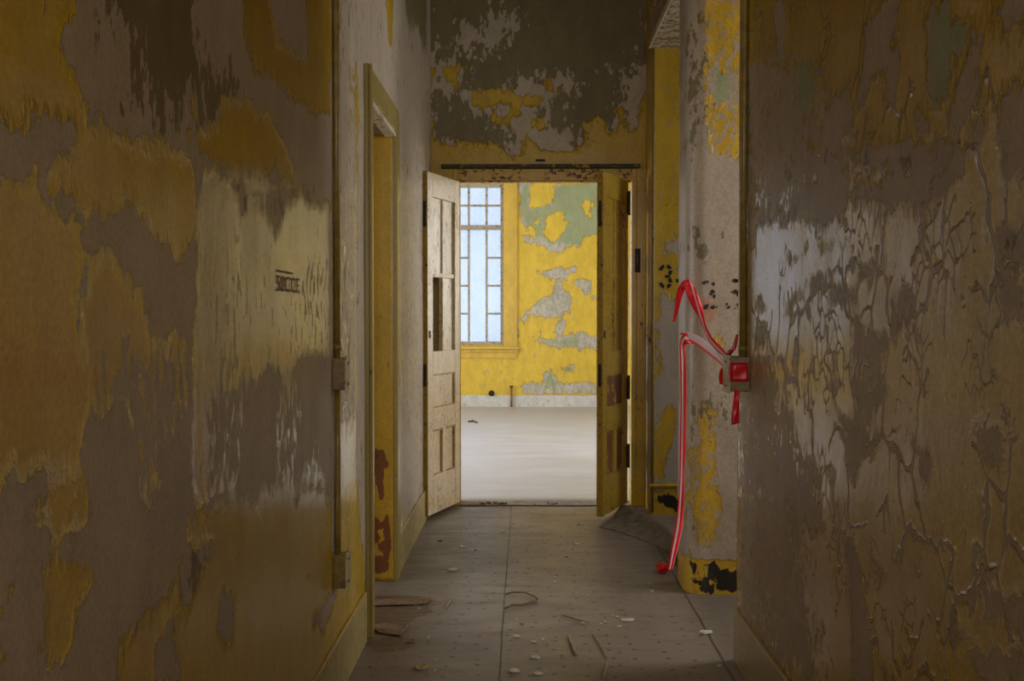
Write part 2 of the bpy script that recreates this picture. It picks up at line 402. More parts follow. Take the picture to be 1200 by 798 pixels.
# ---------------- left wall
C1 = dict(sc=1.996)
def pl(pts, sc=1.0, x0=0, y0=0): return PX(0, XL, pts, sc, x0, y0)
L_yel = [
 ('+', pl([(-200,-200),(90,-60),(88,20),(68,50),(80,92),(102,122),(132,142),(90,147),(62,132),(30,118),(24,142),(-200,138)])),
 ('+', pl([(92,145),(130,140),(165,152),(212,170),(245,195),(330,214),(388,243),(389,310),(389,420),(389,640),(430,700),(425,860),(130,860),(133,735),(190,710),(212,640),(220,600),(225,500),(228,420),(232,300),(232,200),(240,185),(232,200),(228,270),(210,300),(198,272),(180,282),(145,230),(102,260),(82,225),(54,222)])),
 ('+', pl([(216,102),(227,105),(231,150),(255,148),(260,115),(320,134),(331,155),(342,188),(345,210),(270,204),(218,172)])),
 ('+', pl([(277,-90),(300,-60),(325,50),(360,70),(352,-90),(388,-90),(388,140),(350,125),(325,100),(296,75),(284,35)])),
 ('+', pl([(-200,220),(30,222),(50,245),(85,252),(99,300),(95,335),(85,350),(95,400),(118,455),(98,520),(85,556),(50,562),(-200,565)])),
 ('+', pl([(118,290),(150,320),(163,350),(175,400),(215,395),(222,470),(190,560),(178,585),(165,570),(150,480),(110,490),(92,400),(92,350)])),
 ('+', pl([(30,594),(74,556),(107,566),(110,615),(65,630),(30,620)])),
 ('+', pl([(38,640),(60,640),(75,655),(110,660),(113,690),(95,720),(85,760),(60,790),(40,760),(50,700),(35,665)])),
 ('+', pl([(-100,660),(20,670),(30,700),(8,740),(20,790),(-100,860)])),
 ('+', pl([(396,-90),(414,-90),(412,-20),(399,40),(396,40)])),
 ('+', pl([(409,75),(418,70),(420,110),(418,380),(418,560),(430,720),(396,700),(397,300),(402,170)])),
 ('+', pl([(455,-70),(461,-70),(460,60),(456,55),(452,0)])),
 ('+', pl([(465,185),(502,170),(502,640),(462,700)])),
 ('+', pl([(397,160),(417,140),(417,600),(397,600)])),
 ('+', pl([(481,190),(500,175),(500,620),(460,700),(470,600),(478,300)])),
 ('-', pl([(272,212),(285,215),(290,228),(308,237),(318,228),(342,222),(350,212),(362,218),(376,235),(388,240),(388,244),(370,238),(350,230),(336,235),(332,255),(325,270),(316,262),(311,245),(292,233),(290,250),(284,248),(280,233)])),
 ('-', pl([(389,418),(350,425),(330,455),(316,520),(330,560),(290,575),(245,585),(235,600),(212,610),(214,560),(240,600),(275,575),(300,520),(295,460),(320,430),(389,470),(389,590),(360,560),(345,580),(389,560)])),
 ('-', pl([(345,560),(356,480),(345,440),(372,470),(388,470),(388,590),(370,520),(350,560)])),
 ('-', pl([(211,690),(222,640),(250,635),(245,660),(228,700),(212,705)])),
 ('-', pl([(255,740),(262,695),(272,710),(270,750),(262,765)])),
 ('-', pl([(180,800),(185,750),(200,735),(210,800)])),
 ('-', pl([(365,730),(385,700),(395,690),(380,735)])),
]
L_dark = [
 ('+', pl([(110,-60),(220,-60),(235,0),(238,60),(250,80),(285,85),(290,110),(268,125),(256,150),(232,150),(228,120),(216,175),(205,165),(185,150),(155,140),(135,138),(128,120),(150,110),(175,100),(170,75),(140,75),(128,50),(140,45),(120,10)])),
 ('+', pl([(272,214),(284,216),(290,230),(318,232),(342,224),(350,214),(388,242),(350,232),(336,236),(325,268),(311,248),(290,240),(284,248)])),
 ('+', pl([(215,690),(225,640),(245,640),(228,700)])),
 ('+', pl([(468,-90),(500,-90),(500,70),(490,40),(476,30)])),
]
L_chip = [pl([(236,440),(388,430),(388,560),(240,590)]), pl([(92,400),(225,400),(225,590),(150,590)]), pl([(396,-50),(418,-50),(418,500),(396,500)]), pl([(465,0),(500,0),(500,600),(465,600)])]
L_pale = [pl([(232,198),(300,207),(389,244),(389,418),(418,400),(418,560),(389,590),(300,590),(245,590),(232,450)]), pl([(464,150),(502,150),(502,640),(464,640)]), pl([(397,150),(418,150),(418,560),(397,560)])]  # cream zones follow the glare as well as the pale coat
def soft(P, polys, w):
    f = field(P, [('+', q) for q in polys], -9); return np.clip(f/w+.5, 0, 1)
L_orange = pl([(-20,430),(80,425),(118,430),(112,445),(50,458),(-20,460)])
sheet('wall_left', 0, XL, (-3.1, YB), (0, H), .022, M['wall'], holes=[(4.72, 5.62, 0, 2.31)], thick=.2, ripple=.0012,
      fields={'py': lambda P: field(P, L_yel, -1), 'pd': lambda P: np.maximum(field(P, L_dark, -1)*.8-.02, np.where(P[:,0] > 4.0, -.045, -.10)), 'pg': lambda P: P[:,0]*0-1,
              'pp': lambda P: np.maximum(soft(P, L_pale, .06)*1.15, .15*((P[:,1] < 1.7) & (P[:,0] < 2.1))),
              'pc': lambda P: np.maximum(soft(P, L_chip, .15), .36*soft(P, [pl([(236,300),(388,290),(388,440),(240,440)])], .2)), 'pk': lambda P: P[:,0]*0+.12, 'pr': lambda P: P[:,0]*0-1, 'pb': lambda P: P[:,0]*0-1,
              'po': lambda P: soft(P, [L_orange], .05)*.35}, flip=False)

# ---------------- right wall (near) - pale tan coat with glare mixed into its colour, flaking and cracked
def pr(pts, sc=1.0, x0=0, y0=0): return PX(0, XR, pts, sc, x0, y0)
def c6(pts): return pr(pts, 1.995, 850, 0)
def c7(pts): return pr(pts, 2.006, 850, 400)
def c3(pts): return pr(pts, 3.628, 870, 180)
def c5(pts): return pr(pts, 3.626, 870, 400)
R_holes = [
 c3([(30,270),(60,275),(110,270),(125,200),(110,100),(130,40),(240,10),(300,0),(240,60),(235,110),(190,110),(130,150),(135,200),(150,260),(110,290),(50,290),(50,400),(36,420)]),
 c3([(235,210),(280,160),(340,140),(410,90),(445,70),(450,190),(440,240),(400,250),(340,290),(310,300),(250,260)]),
 c3([(470,130),(540,95),(580,130),(640,60),(720,100),(762,70),(762,170),(700,215),(610,235),(540,240),(470,235)]),
 c3([(140,240),(180,260),(225,245),(230,262),(200,290),(160,290)]),
 c3([(190,425),(215,440),(245,430),(283,375),(280,400),(240,450),(205,458)]),
 c3([(316,360),(330,400),(370,395),(405,365),(380,410),(335,412)]),
 c3([(415,395),(440,380),(475,385),(465,410),(430,418)]),
 c3([(262,500),(285,540),(300,510),(320,535),(355,515),(360,545),(300,570),(275,550)]),
 c3([(180,640),(205,640),(230,585),(262,590),(265,610),(225,620),(205,665),(180,672)]),
 c3([(380,575),(420,590),(480,580),(480,610),(420,620),(385,600)]),
 c3([(480,490),(530,480),(600,450),(560,480),(530,540),(485,530)]),
 c3([(640,700),(680,600),(720,640),(690,700),(650,740)]),
 c3([(470,798),(485,720),(515,798)]),
 c3([(60,798),(60,740),(100,735),(85,798)]),
 c3([(55,640),(75,600),(100,650),(75,670)]),
 c6([(480,40),(520,20),(530,100),(520,200),(495,235),(480,200)]),
 c6([(538,60),(558,60),(558,110),(540,112)]),
 c6([(648,230),(690,210),(720,210),(720,420),(690,425),(660,400),(645,330)]),
 c6([(615,545),(660,540),(720,520),(720,600),(650,590),(620,560)]),
 c6([(628,680),(650,665),(720,700),(720,770),(660,740),(640,720)]),
 c6([(475,445),(510,400),(560,350),(590,290),(610,270),(605,330),(570,360),(560,410),(520,430),(500,465)]),
 c6([(625,0),(720,-40),(720,40),(660,60),(640,30)]),
 c6([(165,380),(200,360),(240,370),(280,400),(200,400)]),
 c6([(300,380),(330,330),(380,330),(440,360),(520,350),(550,370),(470,410),(420,400),(330,400)]),
 c6([(330,60),(370,0),(410,-40),(400,60),(380,150),(340,180),(330,240),(300,250),(320,170)]),
 c6([(60,230),(75,200),(80,300),(65,330)]), c6([(110,20),(135,-20),(140,90),(125,130)]),
 c6([(170,170),(185,140),(205,190),(195,240),(170,260)]),
 c6([(240,240),(290,200),(300,300),(270,310),(250,370),(225,330)]),
 c6([(385,120),(405,130),(395,240),(380,230)]),
 c6([(455,290),(470,285),(475,310),(455,310)]),
 c6([(540,210),(575,90),(600,110),(600,190),(580,260),(545,300),(530,280)]),
 c5([(30,270),(80,200),(95,250),(90,480),(120,540),(240,620),(330,690),(350,798),(300,798),(230,720),(120,600),(60,560),(20,500),(70,490),(70,330),(30,320)]),
 c5([(445,430),(465,370),(490,420),(495,480),(475,560),(445,510)]),
 c5([(400,280),(430,340),(470,330),(520,310),(560,230),(595,205),(560,250),(530,330),(490,360),(470,370),(430,370)]),
 c5([(675,355),(700,390),(760,480),(795,530),(780,548),(740,470)]),
 c5([(470,0),(510,0),(560,20),(600,10),(560,80),(540,80),(550,40),(510,20),(490,70),(472,60)]),
 c5([(500,410),(550,440),(570,425),(545,480),(530,450)]),
 c5([(275,520),(330,560),(335,610),(300,570)]),
 c5([(365,560),(390,570),(385,630),(368,610)]),
 c7([(590,195),(620,190),(650,230),(662,275),(640,280),(600,250)]),
 c7([(270,435),(300,450),(310,500),(325,560),(330,640),(350,798),(295,798),(300,700),(295,600),(275,500)]),
 c7([(340,500),(380,545),(378,565),(350,540)]),
 c7([(612,575),(650,600),(702,610),(720,720),(680,650),(620,620)]),
 c7([(550,680),(600,740),(702,760),(702,798),(620,798),(570,720)]),
 c7([(360,755),(400,798),(380,798)]),
 c7([(45,670),(80,690),(100,730),(120,798),(60,798),(50,720)]),
]
R_pale = [pr([(866,240),(890,265),(960,250),(1060,235),(1120,180),(1150,130),(1300,60),(1300,800),(1200,800),(980,620),(866,520)])]
R_white = [c3([(130,150),(200,120),(350,30),(350,120),(240,200),(230,240),(300,300),(440,250),(600,235),(690,230),(690,400),(600,440),(480,480),(340,560),(240,600),(40,640),(50,300),(130,270)])]
R_dark = [c3([(110,100),(240,10),(300,0),(240,60),(235,110),(130,150)]), c6([(475,445),(560,350),(610,270),(570,360),(500,465)]), c6([(620,545),(720,520),(720,600),(650,590)]),
          c6([(628,680),(650,665),(720,700),(720,770)]), c6([(165,380),(240,350),(440,350),(520,345),(550,370),(470,410),(330,400)])]
R_grn = [c6([(480,40),(520,20),(530,100),(520,200),(495,235),(480,200)]), c6([(538,60),(558,60),(558,110),(540,112)]), c6([(170,170),(185,140),(205,190),(195,240),(170,260)])]
R_chip = [pr([(866,420),(905,420),(960,560),(930,680),(866,640)]), pr([(866,60),(950,60),(1010,180),(960,260),(866,260)]), pr([(870,600),(940,640),(960,798),(866,798)])]
sheet('wall_right', 0, XR, (-3.1, 4.33), (0, H), .018, M['wall_band'], thick=.2, flip=True, ripple=.0014,
      fields={'py': lambda P: field(P, [('-', q) for q in R_holes], 1)+.012*soft(P, R_white, .1), 'pd': lambda P: field(P, [('+', q) for q in R_dark], -1)-.04,
              'pg': lambda P: field(P, [('+', q) for q in R_grn], -1)+.02, 'pp': lambda P: soft(P, R_pale, .25)*.62,
              'pc': lambda P: soft(P, R_chip, .15), 'pk': lambda P: np.where(P[:,1] < 1.75, 1.0, .35)*np.where(P[:,1] < .8, .6, 1)*(1-.75*soft(P, R_white, .1)),
              'pr': lambda P: P[:,0]*0-1, 'pb': lambda P: P[:,0]*0-1, 'po': lambda P: P[:,0]*0})

# ---------------- corridor end wall with the double doorway
def pb_(pts, sc=3.626, x0=490, y0=0): return PX(1, YB, pts, sc, x0, y0)
B_yel = [
 ('+', pb_([(-400,600),(45,600),(150,610),(330,620),(400,665),(440,650),(440,600),(460,570),(560,630),(680,640),(710,590),(700,530),(760,500),(800,520),(800,560),(850,555),(840,450),(875,435),(890,560),(940,560),(955,400),(1400,380),(1400,3000),(-400,3000)])),
 ('+', pb_([(220,400),(300,380),(390,375),(430,410),(535,420),(500,440),(440,450),(430,490),(380,540),(310,520),(320,465),(260,475),(225,450)])),
 ('-', pb_([(330,460),(380,450),(410,470),(370,490),(335,485)])),
 ('+', pb_([(480,512),(540,520),(520,550),(470,540)])),
 ('+', pb_([(35,280),(70,285),(55,350),(60,600),(38,600)])),
 ('+', pb_([(105,285),(200,285),(165,300),(160,370),(130,350)])),
 ('+', pb_([(545,330),(570,350),(592,390),(555,385)])),
]
B_dark = [('+', pb_([(320,-500),(1000,-500),(965,100),(950,230),(880,290),(720,285),(540,300),(420,290),(390,340),(300,385),(230,350),(200,290),(250,240),(380,215),(440,130),(455,50),(330,20)])),
          ('+', pb_([(-20,-500),(330,-500),(310,20),(250,60),(180,70),(100,220),(40,150)])),
          ('+', pb_([(700,300),(820,300),(820,400),(800,520),(720,560),(560,500),(570,440),(700,420)])),
          ('+', pb_([(80,400),(220,480),(350,560),(330,610),(150,600),(90,540)]))]
sheet('wall_end', 1, YB, (-.70, .90), (0, H), .02, M['plaster'], holes=[(-.52, .80, 0, 2.42)], thick=.14, ripple=.001,
      fields={'py': lambda P: field(P, B_yel, -1), 'pd': lambda P: field(P, B_dark, -1)*.5+.03, 'pg': lambda P: P[:,0]*0-1, 'pp': lambda P: P[:,0]*0,
              'pc': lambda P: P[:,0]*0, 'pk': lambda P: P[:,0]*0, 'pr': lambda P: P[:,0]*0-1, 'pb': lambda P: P[:,0]*0-1, 'po': lambda P: P[:,0]*0})

# ---------------- right side: pier with rounded corner, tall opening, deep reveal
def Z0(P): return P[:,0]*0
def solid(name, outline, z0, z1, mat, fields, st=.03, kind='structure', zst=.03):
    """vertical extrusion of an XY outline with a fine grid; the wear maps are functions of (X,Y,Z)"""
    pts = []
    for i in range(len(outline)):
        a = np.array(outline[i]); b = np.array(outline[(i+1)%len(outline)]); n = max(1, int(np.linalg.norm(b-a)/st))
        for k in range(n): pts.append(a+(b-a)*k/n)
    zs = vals(z0, z1, zst); n = len(pts); m = len(zs)
    co = np.array([(p[0], p[1], z) for z in zs for p in pts])
    faces = [(j*n+i, j*n+(i+1)%n, (j+1)*n+(i+1)%n, (j+1)*n+i) for j in range(m-1) for i in range(n)]
    faces += [tuple(range(n))[::-1], tuple((m-1)*n+i for i in range(n))]
    me = bpy.data.meshes.new(name); me.from_pydata(co.tolist(), [], faces); me.update()
    for p in list(me.polygons)[:-2]: p.use_smooth = True
    for k, fn in fields.items():
        a = me.attributes.new(k, 'FLOAT', 'POINT'); a.data.foreach_set('value', fn(co).astype(np.float32))
    o = link(name, me, mat)
    m_ = o.modifiers.new('edges', 'EDGE_SPLIT'); m_.split_angle = math.radians(40)
    if kind: o['kind'] = kind
    return o
PY = 5.35
r = .10; arc = [(.79+r-r*math.cos(a), PY+r-r*math.sin(a)) for a in np.linspace(0, PI/2, 9)]
outl = [(.79, 5.65)] + arc + [(2.75, PY), (2.75, 5.65)]
def pp3(pts, sc=1.0, x0=0, y0=0): return PX(1, PY, pts, sc, x0, y0)
def xz(P): return P[:, [0, 2]]
PI_yel = [
 ('+', pp3([(822,-300),(900,-300),(900,175),(860,187),(835,178),(829,150),(824,110),(823,60)])),
 ('+', pp3([(811,-300),(824,-300),(822,10),(820,52),(818,50),(815,0)])),
 ('+', pp3([(818,262),(832,264),(843,266),(838,271),(822,270)])),
 ('+', pp3([(824,302),(830,300),(831,309),(825,312)])),
 ('+', pp3([(820,480),(832,500),(838,520),(840,560),(846,600),(846,630),(832,645),(812,648),(812,560),(815,530),(820,522)])),
 ('+', pp3([(822,478),(845,484),(838,498),(824,492)])),
 ('+', pp3([(796,656),(870,656),(870,740),(796,740)])),
 ('+', pp3([(835,385),(850,400),(856,408),(845,410),(833,395)])),
 ('-', pp3([(828,105),(834,92),(845,85),(866,85),(866,120),(850,124),(838,120)])),
]
PI_blk = [pp3([(826,663),(838,660),(850,668),(864,670),(864,692),(850,690),(840,684),(830,672)]), pp3([(817,681),(828,683),(832,692),(820,690)]), pp3([(812,658),(818,660),(816,668),(812,666)])]
PI_org = [pp3([(820,355),(832,350),(838,362),(834,378),(824,372)])]
PI_dark = [('+', pp3([(812,20),(823,20),(820,100),(818,140),(812,170)])), ('+', pp3([(815,470),(845,470),(850,490),(822,490)])), ('+', pp3([(800,285),(832,280),(832,300),(815,296)]))]
def pier_fields():
    return {'py': lambda P: field(xz(P), PI_yel, -1)+np.where(P[:,2] < .16, .06, 0), 'pd': lambda P: field(xz(P), PI_dark, -1)*.6-.01,
      'pg': lambda P: field(xz(P), [('+', pp3([(842,88),(850,88),(846,116),(838,112)]))], -1), 'pp': Z0, 'pc': lambda P: np.where(P[:,2] > .24, .6, .1), 'pk': Z0, 'pr': lambda P: Z0(P)-1,
      'pb': lambda P: field(xz(P), [('+', q) for q in PI_blk], -1)+.01, 'po': lambda P: soft(xz(P), PI_org, .03)*.9}
M['pier'] = peel('pier_paint', under=(.43,.35,.27), dark=(.2,.16,.08), wob=.15, fin=.17, rough=.3, urough=.33, top=(.56,.34,.025))
solid('wall_pier', outl, 0, H, M['pier'], pier_fields(), st=.02)
# the niche reveal beyond the tall opening (faces the camera)
YN = 7.50
def pn(pts): return PX(1, YN, pts)
N_yel = [('+', pn([(700,-500),(900,-500),(900,355),(797,355),(790,352),(775,345),(772,380),(763,382),(700,382)])),
         ('+', pn([(764,385),(770,385),(775,440),(766,450)])),
         ('+', pn([(764,500),(785,470),(797,480),(790,520),(775,560),(764,560)])),
         ('+', pn([(700,573),(900,573),(900,700),(700,700)])),
         ('-', pn([(776,285),(794,285),(794,292),(782,293)]))]
N_blk = [pn([(769,583),(778,580),(797,588),(797,600),(780,593),(770,592)])]
solid('wall_niche', [(.86, YB), (.86, YN), (2.75, YN), (2.75, YB)], 0, H, M['pier'],
      {'py': lambda P: field(xz(P), N_yel, -1), 'pd': lambda P: Z0(P)-.15, 'pg': lambda P: Z0(P)-1, 'pp': Z0, 'pc': lambda P: Z0(P)+.4, 'pk': Z0,
       'pr': lambda P: Z0(P)-1, 'pb': lambda P: field(xz(P), [('+', q) for q in N_blk], -1)+.01, 'po': Z0}, st=.025)
# lintels over the two openings on the right
def lint(x0, x1, y0, y1, z0, z1):
    o = solid('wall_lintel', [(x0,y0),(x1,y0),(x1,y1),(x0,y1)], z0, z1, M['plaster'],
      {'py': lambda P: Z0(P)-.05, 'pd': lambda P: Z0(P)+.0, 'pg': lambda P: Z0(P)-1, 'pp': Z0, 'pc': Z0, 'pk': Z0, 'pr': lambda P: Z0(P)-1, 'pb': lambda P: Z0(P)-1, 'po': Z0}, st=.04, zst=.04)
lint(.85, 1.15, 5.65, YN, 3.19, H)
lint(XR, XR+.2, 4.33, PY, 3.9, H)
bm = bmesh.new(); bx(bm, .835, .85, 5.66, 7.50, 3.19, 3.235); bx(bm, .838, .85, 5.66, 7.50, 3.40, 3.425)
tag(obj('trim_1', bm, M['whitepeel'], bevel=.004), kind='structure')
# enclosing walls of the side rooms and the corridor's other end
def encl(name, *b): tag(obj(name, box(*b), M['ceil']), kind='structure')
bm = bmesh.new(); bx(bm, 2.6, 2.75, 3.0, 4.35, 0, H); bx(bm, 2.6, 2.75, 5.33, 5.35, 0, H); bx(bm, 2.6, 2.75, 5.65, 5.9, 0, H); bx(bm, 2.6, 2.75, 7.2, 7.5, 0, H); bx(bm, 2.6, 2.75, 5.9, 7.2, 0, .9); bx(bm, 2.6, 2.75, 5.9, 7.2, 2.9, H); bx(bm, 2.6, 2.75, 4.35, 5.33, 0, .9); bx(bm, 2.6, 2.75, 4.35, 5.33, 2.9, H)  # unseen window openings added for the side fill lamps
tag(obj('wall_side_room_right', bm, M['ceil']), kind='structure')
encl('wall_side_room_front', 1.04, 2.75, 3.9, 4.1, 0, H)
bm = bmesh.new(); bx(bm, -2.8, -2.65, 3.8, 7.2, 0, .8); bx(bm, -2.8, -2.65, 3.8, 7.2, 2.5, H); bx(bm, -2.8, -2.65, 3.8, 4.4, .8, 2.5); bx(bm, -2.8, -2.65, 6.0, 7.2, .8, 2.5)
bx(bm, -2.65, -.88, 3.8, 4.0, 0, H); bx(bm, -2.65, -.88, 7.0, 7.2, 0, H)
tag(obj('wall_side_room_left', bm, M['ceil']), kind='structure')
bm = bmesh.new(); bx(bm, -.9, 1.1, -3.1, -2.95, 0, 1.0); bx(bm, -.9, 1.1, -3.1, -2.95, 3.0, H); bx(bm, -.9, 0.0, -3.1, -2.95, 1.0, 3.0); bx(bm, .8, 1.1, -3.1, -2.95, 1.0, 3.0)  # window opening made up for the fill lamp behind the camera
tag(obj('wall_behind', bm, M['ceil']), kind='structure')

# ---------------- the ward behind the doors
def pf(pts, sc=3.47, x0=520, y0=190): return PX(1, YF, pts, sc, x0, y0)
FW_peel = [('-', pf([(310,80),(350,85),(345,190),(400,180),(440,170),(450,95),(620,80),(660,80),(660,290),(620,300),(570,310),(560,340),(430,355),(340,300),(315,200)])),
 ('+', pf([(350,70),(452,80),(450,130),(435,170),(360,195),(345,150)])),
 ('+', pf([(405,240),(440,205),(480,195),(490,230),(510,250),(490,290),(455,330),(415,310)])),
 ('+', pf([(565,165),(605,165),(605,235),(570,220)])),
 ('+', pf([(368,205),(392,212),(390,250),(370,248)])),
 ('+', pf([(338,258),(370,262),(372,300),(345,300)])),
 ('-', pf([(320,295),(400,320),(390,340),(325,330)])),
 ('-', pf([(430,340),(500,345),(480,370),(430,365)])),
 ('-', pf([(380,450),(450,435),(540,430),(500,460),(475,510),(520,560),(512,600),(440,632),(350,622),(325,660),(312,640),(345,600),(440,535),(465,480),(400,465)])),
 ('-', pf([(528,480),(605,478),(605,545),(560,530)])),
 ('-', pf([(340,710),(420,720),(500,705),(560,690),(610,700),(660,700),(660,760),(500,755),(400,745)])),
 ('-', pf([(480,645),(495,655),(470,700),(455,690)])),
 ('-', pf([(410,870),(435,850),(455,890),(450,925),(415,920)])),
 ('-', pf([(470,840),(520,830),(525,850),(480,850)])),
 ('-', pf([(320,905),(400,910),(430,900),(620,905),(620,940),(320,940)])),
 ('-', pf([(280,655),(295,640),(300,700),(280,740)])),
 ]
FW_grn = [('+', pf([(310,80),(350,85),(345,190),(400,180),(440,170),(450,95),(620,80),(660,80),(660,290),(620,300),(570,310),(560,330),(430,335),(400,300),(340,290),(315,200)])),
 ('+', pf([(410,870),(435,850),(455,890),(450,925),(415,920)])), ('+', pf([(400,730),(540,715),(540,740),(420,742)])), ('+', pf([(470,835),(520,830),(525,850),(480,855)]))]
W1 = (-2.05, -.33, .93, 3.35); W2 = (-4.25, -2.55, .93, 3.35); W3 = (1.75, 3.45, .93, 3.35)
sheet('wall_ward_far', 1, YF, (-5.2, 4.2), (0, H), .04, M['ward'], holes=[W1, W2, W3], thick=.25,
      fields={'py': lambda P: field(P, FW_peel, 1), 'pd': lambda P: Z0(P)-.2, 'pg': lambda P: field(P, FW_grn, -1), 'pp': Z0,
              'pc': lambda P: Z0(P)+.15, 'pk': Z0, 'pr': lambda P: Z0(P)-1, 'pb': lambda P: Z0(P)-1, 'po': Z0})
WS = [(8.9, 10.5, .95, 3.2), (11.3, 12.9, .95, 3.2)]  # unseen side windows added to go with the west fill lamp
sheet('wall_ward_left', 0, -5.0, (YB+.15, YF+.2), (0, H), .3, M['ward'], holes=WS, thick=.25,
      fields={'py': lambda P: Z0(P)+.1, 'pd': lambda P: Z0(P)-.2, 'pg': lambda P: Z0(P)-1, 'pp': Z0, 'pc': Z0, 'pk': Z0, 'pr': lambda P: Z0(P)-1, 'pb': lambda P: Z0(P)-1, 'po': Z0})
WE = [(10.6, 12.6, .95, 3.2)]  # unseen window added to go with the east fill lamp
sheet('wall_ward_right', 0, 4.0, (YB+.15, YF+.2), (0, H), .3, M['ward'], holes=WE, thick=.25, flip=True,
      fields={'py': lambda P: Z0(P)+.1, 'pd': lambda P: Z0(P)-.2, 'pg': lambda P: Z0(P)-1, 'pp': Z0, 'pc': Z0, 'pk': Z0, 'pr': lambda P: Z0(P)-1, 'pb': lambda P: Z0(P)-1, 'po': Z0})
bm = bmesh.new(); bx(bm, -5.2, -.70, YB+.0, YB+.14, 0, H); bx(bm, .90, 4.2, YB+.0, YB+.14, 0, H)
tag(obj('wall_ward_near', bm, M['ceil']), kind='structure')

# windows
def window(idx, ax, plane, u0, u1, z0, z1, inward, cols, zb, depth=.12):
    root = empty('window_%d' % idx, (0,0,0)); tag(root, kind='structure')
    def B(bm, ua, ub, d0, d1, za, zb_):
        lo, hi = sorted((plane+d0*inward, plane+d1*inward))
        if ax == 1: bx(bm, ua, ub, lo, hi, za, zb_)
        else: bx(bm, lo, hi, ua, ub, za, zb_)
    fr = bmesh.new(); t = .05
    B(fr, u0, u0+t, -.16, -.05, z0, z1); B(fr, u1-t, u1, -.16, -.05, z0, z1); B(fr, u0+t, u1-t, -.16, -.05, z0, z0+t); B(fr, u0+t, u1-t, -.16, -.05, z1-t, z1)
    B(fr, u0+t, u1-t, -.16, -.06, zb-.035, zb+.035)
    obj('window_frame', fr, M['muntin'], root, bevel=.004)
    mu = bmesh.new(); mz = .02
    for c in cols: B(mu, c-.016, c+.016, -.125, -.095, z0+t, zb-.035); B(mu, c-.016, c+.016, -.125, -.095, zb+.035, z1-t)
    zz = [z0+t+(zb-.035-z0-t)*k/4 for k in (1,2,3)]+[zb+.33, zb+.66]
    segs = [u0+t]+list(cols)+[u1-t]
    for i in range(len(segs)-1):
        for k, z in enumerate(zz):
            if ax == 1 and idx == 1 and i == len(segs)-3 and k < 3: continue
            if z < z1-t: B(mu, segs[i], segs[i+1], -.122, -.098, z-.015, z+.015)
    obj('muntin', mu, M['muntin'], root)
    gl = bmesh.new(); B(gl, u0+t, u1-t, -.113, -.108, z0+t, z1-t); obj('pane', gl, M['glass_warm' if idx == 6 else 'glass'], root)
    ca = bmesh.new(); cw = .20
    B(ca, u0-cw, u0, 0, .03, z0-.02, z1+cw); B(ca, u1, u1+cw, 0, .03, z0-.02, z1+cw); B(ca, u0, u1, 0, .03, z1, z1+cw)
    B(ca, u0-cw, u0-cw+.03, .03, .045, z0-.02, z1+cw); B(ca, u1+cw-.03, u1+cw, .03, .045, z0-.02, z1+cw)
    obj('window_casing', ca, M['ward_trim'], root, bevel=.004)
    si = bmesh.new(); B(si, u0-cw-.04, u1+cw+.04, -.05, .11, z0-.06, z0-.02); B(si, u0-cw-.01, u1+cw+.01, 0, .05, z0-.11, z0-.06); B(si, u0-cw, u1+cw, 0, .03, z0-.20, z0-.11)
    obj('window_sill', si, M['ward_trim'], root, bevel=.005)
    return root
M['ward_trim'] = peel('ward_trim_paint', top=(.70, .46, .07), under=(.42,.40,.30), base=.5, chip=.03, rough=.35, bumpd=.0015)
cw = lambda px: onY(YF, px, 300).x
window(1, 1, YF, *W1, -1, [cw(570)-.56, cw(570)-.28, cw(549), cw(570)][0:0]+[-1.72, -1.42, -1.13, cw(549), cw(570)], onY(YF, 580, 266).z)
window(2, 1, YF, *W2, -1, [-3.92, -3.6, -3.4, -3.2, -2.88], onY(YF, 580, 266).z)
window(3, 0, -5.0, *WS[0], 1, [9.25, 9.7, 10.15], 2.7)
window(4, 0, -5.0, *WS[1], 1, [11.65, 12.1, 12.55], 2.7)
window(6, 1, YF, *W3, -1, [2.08, 2.36, 2.64, 2.92, 3.2], onY(YF, 580, 266).z)
window(5, 0, 4.0, *WE[0], -1, [11.0, 11.6, 12.2], 2.7)
# ward baseboard
obb = box(-4.99, 3.99, YF-.02, YF, 0, .178); o = obj('baseboard_ward', obb, M['white_base'], bevel=.004); tag(o, kind='structure')

# ---------------- baseboards of the corridor
def yel_fields(): return None
bb = bmesh.new()
bx(bb, XL, XL+.014, -3.0, 4.56, 0, .21); bx(bb, XL, XL+.014, 5.74, YB, 0, .21)
tag(obj('baseboard_left', bb, M['baseboard'], bevel=.004), kind='structure')
bb = bmesh.new(); bx(bb, XR-.014, XR, -3.0, 4.33, 0, .21)
tag(obj('baseboard_right', bb, M['baseboard'], bevel=.004), kind='structure')
bb = bmesh.new(); tube(bb, [(.85, YN-.012, .205), (1.3, YN-.012, .205)], .012, 8); 
tag(obj('trim_2', bb, M['trim']), kind='structure')

# ---------------- doorway in the left wall: casing, jamb lining, peeling head
def rustfield(o, polys):
    pass
t3 = empty('trim_3', (XL, 5.17, 0)); tag(t3, kind='structure')
def at3(name, bm, mat, **k):
    o = obj(name, bm, mat, **k); o.parent = t3; o.matrix_parent_inverse = Matrix.Translation((-XL, -5.17, 0)); return o
c = bmesh.new(); bx(c, XL, XL+.022, 4.60, 4.735, 0, 2.43); bx(c, XL+.022, XL+.034, 4.60, 4.625, 0, 2.43); at3('casing', c, M['casing'], bevel=.004)
c = bmesh.new(); bx(c, XL, XL+.022, 5.605, 5.72, 0, 2.43); at3('casing', c, M['casing'], bevel=.004)
c = bmesh.new(); bx(c, XL, XL+.022, 4.735, 5.605, 2.31, 2.43); at3('head_casing', c, M['casing'], bevel=.004)
c = bmesh.new(); bx(c, XL-.04, XL+.016, 4.735, 5.605, 2.285, 2.31); at3('head_edge', c, M['whitepeel'], bevel=.003)
